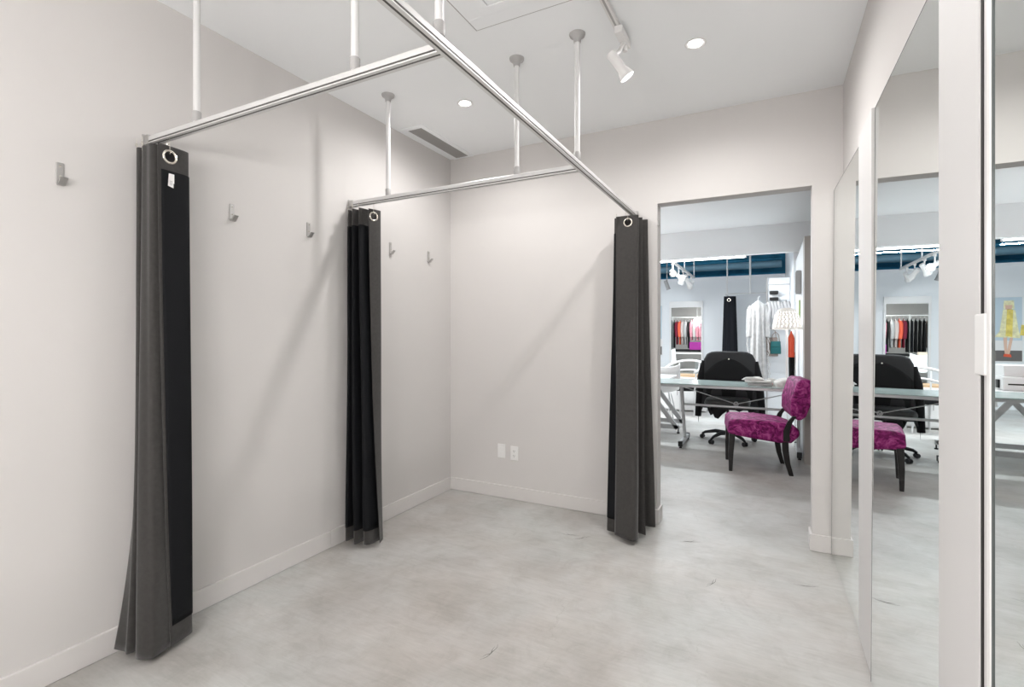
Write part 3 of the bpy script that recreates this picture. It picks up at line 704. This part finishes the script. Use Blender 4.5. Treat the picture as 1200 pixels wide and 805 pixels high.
# handbags
def handbag(x, y, z, wd, ht, mat, label):
    t = thing('handbag', label, 'handbag', (x, y, z), 0, 'handbags hanging on the slatwall')
    m = MB(); m.rings([[(-wd/2, -.04, -ht), (wd/2, -.04, -ht), (wd/2, .04, -ht), (-wd/2, .04, -ht)], [(-wd/2, -.045, -ht*.5), (wd/2, -.045, -ht*.5), (wd/2, .045, -ht*.5), (-wd/2, .045, -ht*.5)], [(-wd*.44, -.02, 0), (wd*.44, -.02, 0), (wd*.44, .02, 0), (-wd*.44, .02, 0)]])
    m.build('bag_body', mat, t, bevel=.008)
    MB().box(-wd*.46, wd*.46, -.05, -.03, -ht*.45, -.005).build('bag_flap', mat, t, bevel=.006)
    h = MB(); h.tube([(-wd*.36, 0, -.01), (-wd*.30, 0, .10), (0, 0, .15), (wd*.30, 0, .10), (wd*.36, 0, -.01)], .006, 8); h.build('handle', M['taupe'], t, smooth=60)
handbag(.085, 8.98, 1.24, .15, .20, M['teal'], 'teal leather handbag hanging on the slatwall')
handbag(.02, 9.04, 1.30, .20, .30, M['taupe'], 'taupe handbag hanging behind the teal handbag')
# white open garment stand at the right wall with coral top, black trousers and a red box
t = thing('garment_stand', 'white upright garment stand against the right shop wall', 'clothes stand', (.245, 7.3, 0))
m = MB(); m.box(-.052, -.040, -.03, .03, 0, 1.50); m.build('upright', M['white'], t, bevel=.003)
m = MB(); m.box(.040, .052, -.03, .03, 0, 1.50); m.build('upright', M['white'], t, bevel=.003)
MB().box(-.052, .052, -.03, .03, 1.46, 1.50).build('top_bar', M['white'], t, bevel=.003)
MB().box(-.052, .052, -.12, .12, .60, .625).build('shelf', M['white'], t, bevel=.003)
garment('blouse', 'coral top hanging on the white stand below the lamp shade', 'top', .245, 7.3, 1.36, .24, .075, M['coral'], depth=.05, sleeves=False, seed=4)
garment('trousers', 'black trousers hanging under the coral top', 'trousers', .252, 7.36, 1.13, .43, .072, M['blackcloth'], depth=.03, sleeves=False, seed=5, flare=.9)
o = MB().box(-.035, .035, -.08, .08, 0, .07).build('shoe_box', M['coral'], None, bevel=.003); o.location = (.245, 7.3, .626); tag(o, 'small red box on the shelf of the white stand', 'box')

# ---- clothes rack in the shop, seen only as a reflection in the framed mirror
t = thing('clothes_rack', 'white clothes rack full of garments, reflected in the far mirror', 'clothes rack', (-2.75, 6.1, 0))
m = MB(); m.tube([(-.80, 0, 1.92), (.80, 0, 1.92)], .018, 12); m.build('hanging_rail', M['white'], t, smooth=40)
for x in (-.80, -.22, .80):
    m = MB(); m.box(x-.02, x+.02, -.02, .02, .02, 1.95); m.build('upright', M['white'], t, bevel=.003)
    m = MB(); m.box(x-.025, x+.025, -.30, .30, 0, .03); m.build('foot', M['white'], t, bevel=.003)
MB().box(-.80, .80, -.25, .25, .76, .82).build('base_shelf', M['blackcloth'], t, bevel=.003)
gm = ['palecloth', 'mauve', 'blackcloth', 'blackcloth', 'blackcloth', 'navy', 'blackcloth', 'maroon', 'coral', 'mauve', 'greycloth', 'blackcloth', 'pink', 'whitecloth', 'pink', 'pink']
names = {'palecloth': 'pale blue', 'mauve': 'mauve', 'blackcloth': 'black', 'navy': 'navy', 'maroon': 'maroon', 'coral': 'coral', 'greycloth': 'grey', 'pink': 'pink', 'whitecloth': 'white'}
cnt = {}
order = ['first', 'second', 'third', 'fourth', 'fifth']
for k, g in enumerate(gm):
    cnt[g] = cnt.get(g, 0)+1; i = cnt[g]
    x = -2.75-.74+k*.095
    if abs(x+2.97) < .03: x += .03
    lab = ('only ' if gm.count(g) == 1 else order[i-1]+' ') + names[g] + ' garment from the left on the clothes rack by true position'
    lab = ('only ' if gm.count(g) == 1 else order[i-1]+' ') + names[g] + ' garment on the reflected clothes rack, counting from its wall end'
    o = garment('hanging_garment', lab, 'garment', x, 6.1, 1.80, .92 if g in ('blackcloth', 'navy') else (.66 if k > 11 else .80), .40, M[g], group='garments on the reflected clothes rack', depth=.026, rz=R(86), seed=k, sleeves=(g not in ('blackcloth', 'navy')), flare=1.05)
o = MB().box(-.20, .20, -.2, .2, 0, .26).build('storage_box', M['purple'], None, bevel=.006); o.location = (-2.20, 6.1, .82); tag(o, 'magenta storage box on the shelf of the clothes rack', 'box')

# ---- glass desk
DX0, DX1, DY0, DY1, DZ = -1.75, .30, 6.20, 6.86, .765
t = thing('glass_desk', 'glass topped desk with silver tube frame and wire cross bracing', 'desk', (-.32, 6.5, 0))
O = Vector(t.location)
def dk(mb, name, mat, **k):
    mb.v = [tuple(Vector(p)-O) for p in mb.v]; return mb.build(name, mat, t, **k)
dk(MB().box(DX0, DX1+.02, DY0, DY1, DZ-.010, DZ), 'glass_top', M['glass'], bevel=.002)
dk(MB().box(DX0, DX1+.01, DY0+.012, DY0+.045, DZ-.042, DZ-.0105), 'front_rail', M['deskmetal'], bevel=.004)
dk(MB().box(DX0, DX1+.01, DY1-.045, DY1-.012, DZ-.042, DZ-.0105), 'rear_rail', M['deskmetal'], bevel=.004)
for x in (-.945, .285):
    m = MB(); m.tube([(x, 6.30, DZ-.04), (x+.005, 6.52, .065)], .020, 14); dk(m, 'leg', M['deskmetal'], smooth=40)
    m = MB(); m.box(x-.022, x+.022, 6.20, 6.82, .028, .072); dk(m, 'foot_bar', M['deskmetal'], bevel=.006)
    for y in (6.205, 6.795):
        m = MB(); m.box(x-.024, x+.024, y-.02, y+.02, .020, .078); m.lathe([(.018, 0), (.018, .012), (.008, .014), (.008, .03)], (x, y, 0), 12); dk(m, 'foot_cap', M['black'])
m = MB(); m.tube([(-.945, 6.40, .500), (.285, 6.40, .500)], .014, 12); dk(m, 'cross_bar', M['deskmetal'], smooth=40)
c0 = (-.35, 6.40, .535)
for e in ((-.92, 6.32, .715), (.27, 6.32, .715), ):
    m = MB(); m.tube([c0, e], .0055, 8); dk(m, 'brace_wire', M['deskmetal'], smooth=40)
m = MB(); m.torus(c0, (0, 1, 0), .022, .006, 20, 8); m.tube([(c0[0], 6.40, .505), c0], .008, 8); dk(m, 'brace_ring', M['deskmetal'], smooth=40)

# ---- table lamp
t = thing('table_lamp', 'white table lamp with pierced bell shade standing on the glass desk', 'lamp', (.175, 6.52, DZ))
m = MB(); m.lathe([(.075, 0), (.078, .006), (.070, .016), (.016, .022)], n=28); m.build('base', M['white'], t, smooth=40)
m = MB(); m.tube([(0, 0, .015), (0, 0, .70)], .013, 14); m.build('stem', M['white'], t, smooth=40)
# shade with rows of diamond holes
nS = 44; rowz = [(.645, .150), (.665, .149), (.69, .146), (.715, .142), (.74, .138), (.765, .133), (.79, .127), (.815, .119), (.845, .106), (.870, .088), (.885, .060), (.890, .028)]
rings = [[Vector((r*math.cos(2*math.pi*(k+.5*(i % 2))/nS), r*math.sin(2*math.pi*(k+.5*(i % 2))/nS), z)) for k in range(nS)] for i, (z, r) in enumerate(rowz)]
m = MB(); vs = [p for r in rings for p in r]; fs = []
for i in range(len(rings)-1):
    for k in range(nS):
        k2 = (k+1) % nS
        if i % 2 == 0:
            t1 = (i*nS+k, i*nS+k2, (i+1)*nS+k); t2 = (i*nS+k2, (i+1)*nS+k2, (i+1)*nS+k)
            hole1 = False; hole2 = (1 <= i <= 7) 
        else:
            t1 = (i*nS+k, (i+1)*nS+k2, (i+1)*nS+k); t2 = (i*nS+k, i*nS+k2, (i+1)*nS+k2)
            hole1 = (1 <= i <= 7) and k % 2 == 0; hole2 = False
        if not (hole1): fs.append(t1)
        if not (hole2 and k % 2 == 0): fs.append(t2)
m.add(vs, fs); so = m.build('lamp_shade', M['emit_shade'], t); q = so.modifiers.new('thickness', 'SOLIDIFY'); q.thickness = .003
MB().ball((0, 0, .76), .03, n=14, m=8).build('bulb', M['emit'], t, smooth=60)
add_light('POINT', t, (0, 0, .715), 1.2, WARM, .03)

# ---- folded clothes and small goods on the desk
def soft(name, label, cat, c, dims, mat, seed, amp=.25, n=28, mrows=14, group=None):
    rnd = random.Random(seed); a, b, h = dims; ph = [rnd.uniform(0, 6.28) for _ in range(6)]
    m = MB(); rings = []
    for i in range(mrows+1):
        tt = math.pi/2*i/mrows; r = []
        for k in range(n):
            th = 2*math.pi*k/n
            f = 1+amp*(.5*math.sin(3*th+ph[0])+.3*math.sin(5*th+ph[1]+i*.4)+.2*math.sin(9*th+ph[2]+i*.8))
            rr = math.cos(tt)**.45 if i < mrows else .02
            r.append((a*rr*f*math.cos(th), b*rr*f*math.sin(th), h*math.sin(tt)**.8*(1+.25*math.sin(2*th+ph[3])*math.cos(tt)**.5)))
        rings.append(r)
    m.rings(rings); o = m.build(name, mat, None, smooth=60); o.location = c; tag(o, label, cat, group); return o
def folded(c, wd, dp, th, mat, label, k):
    m = MB(); rings = []
    for x in [i/8 for i in range(9)]:
        xx = (x-.5)*wd; e = .75 if x in (0, 1) else 1
        rings.append([(xx, -dp/2*e+.006*math.sin(9*x+k), .0), (xx, -dp/2*e-.006, th*.5), (xx, -dp/2*e+.01, th*(.95+.1*math.sin(7*x+k))), (xx, 0, th*(1.05+.08*math.sin(5*x+2*k))), (xx, dp/2*e, th*.95), (xx, dp/2*e+.006, th*.4), (xx, dp/2*e, 0)])
    m.rings(rings); o = m.build('folded_garment', mat, None, smooth=70, bevel=0); o.location = c; tag(o, label, 'folded clothes', 'folded clothes on the glass desk'); return o
folded((-.10, 6.42, DZ), .25, .22, .035, M['greycloth'], 'folded grey garment at the bottom of the desk pile', 1)
folded((-.12, 6.43, DZ+.036), .27, .24, .022, M['whitecloth'], 'folded white garment in the middle of the desk pile', 2)
soft('folded_scarf', 'crumpled white scarf on top of the folded grey garment pile', 'scarf', (-.16, 6.42, DZ+.058), (.11, .10, .035), M['whitecloth'], 5, group=None)
soft('clothes_heap', 'crumpled heap of white clothes on the desk below the lamp', 'clothes', (.19, 6.38, DZ), (.16, .13, .085), M['whitecloth'], 8, .3)
t = thing('baby_shoe', 'small white shoe with a red sole on the desk', 'shoe', (.045, 6.60, DZ+.002), R(25))
m = MB(); rings = []
for i in range(9):
    s = i/8; x = -.075+.15*s; wd = .028+.012*math.sin(s*3.0); h = (.055 if s < .35 else .055-.03*(s-.35)/.65)
    rings.append([(x, wd*math.cos(a), .018+h*max(0, math.sin(a)) + (0 if math.sin(a) >= 0 else 0)) for a in [math.pi*k/8 for k in range(9)]])
m.rings(rings); m.build('upper', M['whitecloth'], t, smooth=60)
MB().box(-.078, .078, -.036, .036, 0, .018).build('sole', M['coral'], t, bevel=.008)

# ---- magenta slipper chair
cx, cy = -.089, 5.415
t = thing('slipper_chair', 'magenta crushed velvet slipper chair with black wooden legs, by the doorway', 'chair', (cx, cy, 0), R(7.8))
# local: front = -x, near side y = 0, far side y = +.52
def cushion(name, pts, y0, y1, mat, parent, bev=.035):
    m = MB(); n = 5; rings = []
    for i in range(n+1):
        y = y0+(y1-y0)*i/n; rings.append([(a, y, b) for a, b in pts])
    m.rings(rings); o = m.build(name, mat, parent, smooth=65)
    b = o.modifiers.new('bevel', 'BEVEL'); b.width = bev; b.segments = 4; b.limit_method = 'ANGLE'; b.angle_limit = R(45)
    return o
cushion('seat', [(-.285, .365), (-.275, .485), (-.24, .515), (.0, .520), (.22, .500), (.345, .455), (.355, .385), (.28, .310), (.20, .303), (0, .325)], -.005, .53, M['velvet'], t)
cushion('backrest', [(.302, .550), (.272, .60), (.275, .72), (.325, .895), (.36, .925), (.46, .915), (.485, .88), (.445, .70), (.400, .57), (.35, .530)], -.01, .535, M['velvet'], t, .03)
def bar(name, pts, ws, th, y, mat, parent):
    m = MB(); rings = []
    for (a, b), wd in zip(pts, ws): rings.append([(a-wd/2, y-th/2, b), (a+wd/2, y-th/2, b), (a+wd/2, y+th/2, b), (a-wd/2, y+th/2, b)])
    m.rings(rings); return m.build(name, mat, parent, bevel=.004, smooth=40)
for y in (.025, .50):
    bar('leg', [(-.255, 0), (-.252, .18), (-.240, .37)], [.032, .045, .055], .042, y, M['ebony'], t)
for y in (.022, .503):
    bar('leg', [(.278, 0), (.245, .12), (.228, .24), (.225, .34)], [.038, .046, .055, .055], .042, y, M['ebony'], t)
for y in (-.012, .537):
    bar('back_post', [(.232, .33), (.232, .43), (.262, .52), (.300, .575)], [.055, .052, .045, .035], .024, y, M['ebony'], t)

# ---- office chair with garments over the back
ox, oy = -.47, 6.86
t = thing('office_chair', 'black swivel office chair behind the glass desk', 'office chair', (ox, oy, 0))
def rrect(wd, ht, rt, rb, n=8):
    pts = []
    for (sx, sy, r) in ((1, 1, rt), (-1, 1, rt), (-1, -1, rb), (1, -1, rb)):
        cxx, cyy = sx*(wd/2-r), sy*(ht/2-r); a0 = {(1, 1): 0, (-1, 1): 90, (-1, -1): 180, (1, -1): 270}[(sx, sy)]
        pts += [(cxx+r*math.cos(R(a0+90*k/n)), cyy+r*math.sin(R(a0+90*k/n))) for k in range(n+1)]
    return pts
m = MB(); rr = rrect(.60, .56, .20, .10)
m.rings([[(a*s, d+.35*a*a*-1, .83+b*s) for a, b in rr] for d, s in ((.235, .90), (.245, .97), (.27, 1.0), (.30, .97), (.31, .90))]); m.build('backrest', M['chair_fab'], t, smooth=50)
m = MB(); rr = rrect(.52, .50, .12, .10)
m.rings([[(a*s, -.03+b*s, z) for a, b in rr] for z, s in ((.45, .90), (.46, .97), (.50, 1.0), (.535, .96), (.545, .86))]); m.build('seat', M['chair_seat'], t, smooth=50)
MB().box(-.10, .10, -.13, .15, .42, .45).build('seat_plate', M['black'], t, bevel=.004)
m = MB(); m.tube([(0, .10, .43), (0, .26, .43), (0, .32, .52), (0, .315, .72)], .022, 12); m.build('back_support', M['black'], t, smooth=50)
m = MB(); m.tube([(0, 0, .09), (0, 0, .26)], .030, 16); m.tube([(0, 0, .26), (0, 0, .42)], .016, 16); m.build('gas_lift', M['black'], t, smooth=40)
for k in range(5):
    a = R(-90+72*k+40); d = Vector((math.cos(a), math.sin(a), 0))
    m = MB(); m.tube([d*.02+Vector((0, 0, .105)), d*.15+Vector((0, 0, .115)), d*.28+Vector((0, 0, .085)), d*.32+Vector((0, 0, .06))], [.026, .024, .018, .014], 10); m.build('base_arm', M['black'], t, smooth=50)
    m = MB(); p = d*.32; sd = Vector((-d.y, d.x, 0))
    for s in (-1, 1): m.tube([p+sd*s*.009+Vector((0, 0, .028)), p+sd*s*.024+Vector((0, 0, .028))], .027, 14)
    m.tube([p+Vector((0, 0, .028)), p+Vector((0, 0, .065))], .009, 8); m.build('caster', M['black'], t, smooth=40)
# draped cardigan: shell over the backrest, jagged hem
t = thing('draped_cardigan', 'black cardigan draped over the office chair back, hem hanging below the seat', 'cardigan', (ox, oy+.27, 0))
m = MB(); n = 56; rings = []
zl = [1.128, 1.12, 1.09, 1.02, .92, .80, .68, .56, .46, .38, .30]
for i, z in enumerate(zl):
    r = []; s = i/(len(zl)-1)
    hw = [.16, .22, .275, .310, .325, .33, .335, .345, .355, .37, .385][i]; dp = [.02, .05, .07, .085, .09, .095, .10, .105, .11, .115, .12][i]
    for k in range(n):
        th = 2*math.pi*k/n; f = 1+.10*s*math.sin(9*th)+.05*s*math.sin(17*th)
        x = hw*math.copysign(abs(math.cos(th))**.75, math.cos(th)); y = dp*math.sin(th)*f-.35*x*x*(1-s)
        zz = z
        if i == len(zl)-1: zz = z+.07*math.sin(5*th+1)+.05*math.sin(11*th) - (.02 if abs(math.cos(th)) > .8 else -.06)
        r.append((x, y, zz))
    rings.append(r)
vs = [p for r in rings for p in r]; fs = [(i*n+k, i*n+(k+1) % n, (i+1)*n+(k+1) % n, (i+1)*n+k) for i in range(len(rings)-1) for k in range(n)]
fs.append(tuple(range(n)))
m.add(vs, fs); o = m.build('cardigan_body', M['jacket_lining'], t, smooth=60)
# darker body panel below the shoulders: an inverted V
m = MB(); rows = []
for i in range(12):
    s = i/11; r = []
    for k in range(25):
        q = -1+2*k/24; x = q*.30
        ztop = 1.035-.20*abs(q)**1.7
        z = ztop+(.50-ztop)*s
        hwz = .33; cth = min(1, abs(x)/hwz)**(1/.75); dpz = .088+.01*(1.0-z)/.5
        y = -dpz*math.sqrt(max(0, 1-cth*cth))-.35*x*x*max(0, (z-.3)/.83)-.008
        r.append((x, y, z))
    rows.append(r)
vs = [p for r in rows for p in r]; fs = [(i*25+k, i*25+k+1, (i+1)*25+k+1, (i+1)*25+k) for i in range(11) for k in range(24)]
m.add(vs, fs); o = m.build('cardigan_front', M['jacket'], t, smooth=60); q = o.modifiers.new('thickness', 'SOLIDIFY'); q.thickness = .006
m = MB(); m.ball((0, -.108, 1.03), .010, .006, .010, 12, 8); m.build('button', M['nickel'], t, smooth=60)
for s in (-1, 1):
    m = MB(); m.tube([(s*.31, -.02, 1.0), (s*.345, -.04, .80), (s*.365, -.03, .58), (s*.385, -.02, .34 if s > 0 else .26)], [.03, .045, .045, .04], 12); m.build('sleeve', M['jacket'], t, smooth=60)

# ---- left end of the shop: trestle table, chairs, boxes
t = thing('trestle_table', 'white table on grey steel A-shaped trestles at the left edge of the doorway', 'table', (-2.55, 7.45, 0))
O2 = Vector(t.location)
def tt(mb, name, mat, **k):
    mb.v = [tuple(Vector(p)-O2) for p in mb.v]; return mb.build(name, mat, t, **k)
tt(MB().box(-3.9, -1.22, 7.0, 7.70, .725, .75), 'table_top', M['white'], bevel=.003)
def beam(p, q, wd, dp, name):
    p, q = Vector(p), Vector(q); d = (q-p).normalized(); up = Vector((0, 1, 0)) if abs(d.y) < .9 else Vector((1, 0, 0)); a = d.cross(up).normalized(); b = a.cross(d).normalized()
    m = MB(); m.rings([[pp+a*sx*wd/2+b*sy*dp/2 for sx, sy in ((-1, -1), (1, -1), (1, 1), (-1, 1))] for pp in (p, q)]); return tt(m, name, M['deskmetal'], bevel=.004)
for y in (7.10, 7.60):
    for x in (-1.62, -3.55):
        beam((x, y, .725), (x+.50, y, .06), .06, .03, 'leg'); beam((x-.02, y, .725), (x-.52, y, .06), .06, .03, 'leg')
        beam((x-.55, y, .085), (x+.53, y, .085), .06, .03, 'foot_rail')
        for q in (-.53, .51):
            m = MB(); m.lathe([(.02, 0), (.02, .014), (.008, .018), (.008, .06)], (x+q, y, 0), 12); tt(m, 'levelling_foot', M['black'])
# white monitor-like printer box on the table edge, seen at the left edge
t = thing('printer', 'white desktop printer on the trestle table at the left edge', 'printer', (-1.66, 7.32, .75))
MB().box(-.16, .14, -.14, .14, .0, .15).build('printer_body', M['white'], t, bevel=.012)
MB().box(-.13, .12, -.10, .14, .15, .27).build('paper_tray', M['white'], t, bevel=.006)
MB().box(-.13, .10, -.142, -.139, .06, .075).build('paper_slot', M['dark'], t)
MB().box(.135, .16, -.06, .0, .02, .11).build('toner_hatch', M['black'], t, bevel=.003)
o = MB().box(-.14, .14, -.10, .10, 0, .16).build('cardboard_box', M['card'], None, bevel=.004); o.location = (-3.05, 7.3, .75); tag(o, 'buff cardboard box on the trestle table, seen in the mirrored door', 'box')
o = MB().box(-.55, .0, -.22, .22, 0, .03).build('wooden_tray', M['wood'], None, bevel=.004); o.location = (-1.05, 9.4, .60)
# low white cabinet carrying the tray
cb_ = thing('low_cabinet', 'low white cabinet standing behind the glass desk to the left', 'cabinet', (-1.35, 9.4, 0))
MB().box(-.45, .38, -.25, .25, .02, .60).build('cabinet_body', M['white'], cb_, bevel=.004)
for x in (-.24, .17):
    d = MB().box(x-.195, x+.195, -.27, -.252, .04, .58).build('cabinet_door', M['white'], cb_, bevel=.003)
    m = MB(); m.tube([(x+.15, -.29, .28), (x+.15, -.29, .36)], .006, 8); m.build('handle', M['steel'], d)
tag(o, 'pale wooden tray on top of the low white cabinet', 'tray')

def wire_chair(x, y, rz, label):
    t = thing('wire_chair', label, 'chair', (x, y, 0), rz, 'white shell chairs in the shop')
    m = MB(); rings = []
    for i in range(11):
        s = i/10
        yy = -.22+.42*s if s < .6 else .032+.12*(s-.6)/.4*1.6; z = .45 if s < .5 else .45+.40*((s-.5)/.5)**1.3
        hw = .21+.03*math.sin(math.pi*s); r = []
        for k in range(13):
            q = -1+2*k/12; r.append((q*hw, yy, z+.05*q*q))
        rings.append(r)
    vs = [p for r in rings for p in r]; fs = [(i*13+k, i*13+k+1, (i+1)*13+k+1, (i+1)*13+k) for i in range(10) for k in range(12)]
    m.add(vs, fs); o = m.build('seat_shell', M['white'], t, smooth=60); q = o.modifiers.new('thickness', 'SOLIDIFY'); q.thickness = .012
    for sx in (-1, 1):
        for sy in (-1, 1):
            m = MB(); m.tube([(sx*.10, sy*.10, .44), (sx*.19, sy*.20, .012)], .008, 8); m.lathe([(.012, 0), (.012, .02)], (sx*.19, sy*.20, 0), 10); m.build('leg', M['deskmetal'], t, smooth=40)
    return t
wire_chair(-1.48, 8.02, R(200), 'white shell chair with thin steel legs tucked at the trestle table')
wire_chair(-2.75, 8.3, R(170), 'white shell chair seen in the mirrored door')
# tub chair with curved chrome arm rail, behind the desk on the left
t = thing('tub_chair', 'chrome tub chair with a curved top rail left of the office chair', 'chair', (-1.27, 8.78, 0), R(-15))
m = MB(); pts = [(.30*math.cos(a), .30*math.sin(a), .80+.10*math.sin(a)) for a in [R(-35+250*k/20) for k in range(21)]]; m.tube(pts, .020, 10); m.build('top_rail', M['white'], t, smooth=50)
m = MB(); pts = [(.28*math.cos(a), .28*math.sin(a), .66+.08*math.sin(a)) for a in [R(-35+250*k/20) for k in range(21)]]; m.tube(pts, .016, 10); m.build('lower_rail', M['white'], t, smooth=50)
m = MB(); m.lathe([(.24, .42), (.26, .44), (.26, .48), (.22, .50)], n=28); m.build('seat', M['blackcloth'], t, smooth=50)
for a in (-30, 210, 60, 130):
    c_, s_ = math.cos(R(a)), math.sin(R(a))
    m = MB(); m.tube([(.30*c_, .30*s_, .80+.10*s_), (.26*c_, .26*s_, .45), (.25*c_, .25*s_, .01)], .012, 8); m.build('leg', M['tube'], t, smooth=40)
# black chair seen in the mirrored door
t = thing('black_armchair', 'black upholstered chair behind the trestle table, seen in the mirrored door', 'chair', (-3.45, 8.75, 0))
cushion('backrest', [(-.05, .45), (-.07, .95), (-.03, 1.0), (.04, 1.0), (.07, .95), (.05, .45)], -.30, .30, M['chair_fab'], t, .02).rotation_euler = (0, 0, R(90))
m = MB(); m.box(-.28, .28, -.50, -.02, .40, .50); m.build('seat', M['chair_fab'], t, bevel=.03)
for x in (-.24, .24):
    for y in (-.45, -.05):
        m = MB(); m.tube([(x, y, .41), (x, y, .005)], .014, 8); m.build('leg', M['black'], t)

# small plug-in scuff marks on the concrete: cross-shaped cracks
def crack(x, y, rz, s, label):
    rnd = random.Random(int(x*100)); m = MB()
    for a, ln in ((0, .07), (180, .06), (25, .05), (150, .04)):
        p = Vector((0, 0, .0008)); d = R(a+rnd.uniform(-8, 8))
        for k in range(4):
            q = p+Vector((math.cos(d), math.sin(d), 0))*ln*s/4; d += rnd.uniform(-.4, .4)
            sd = Vector((-math.sin(d), math.cos(d), 0))*.0020*(1-k*.2)
            m.add([p-sd, q-sd*.8, q+sd*.8, p+sd], [(0, 1, 2, 3)]); p = q
    o = m.build('floor_crack', M['crack'], None); o.location = (x, y, 0); o.rotation_euler = (0, 0, rz); tag(o, label, 'crack', 'small cracks in the concrete floor')
M['crack'] = new_mat('dark_crack_fill', (0.16, 0.15, 0.14), .9)
for (u, v, l, rz) in ((668, 627, 'small forked crack in the floor left of the doorway curtain', .2), (681, 631, 'tiny crack just right of the forked crack near the doorway curtain', .9),
                      (808, 635, 'tiny crack in the floor in front of the doorway', .3), (835, 684, 'tiny tick-shaped crack in the floor between doorway and mirrors', 1.1), (575, 766, 'short straight crack in the floor nearest the camera', 1.4), (944, 687, 'small cross-shaped crack in the floor near the mirrors', .1)):
    p = at(u, v, z=0); crack(p.x, p.y, rz, 1.0, l)
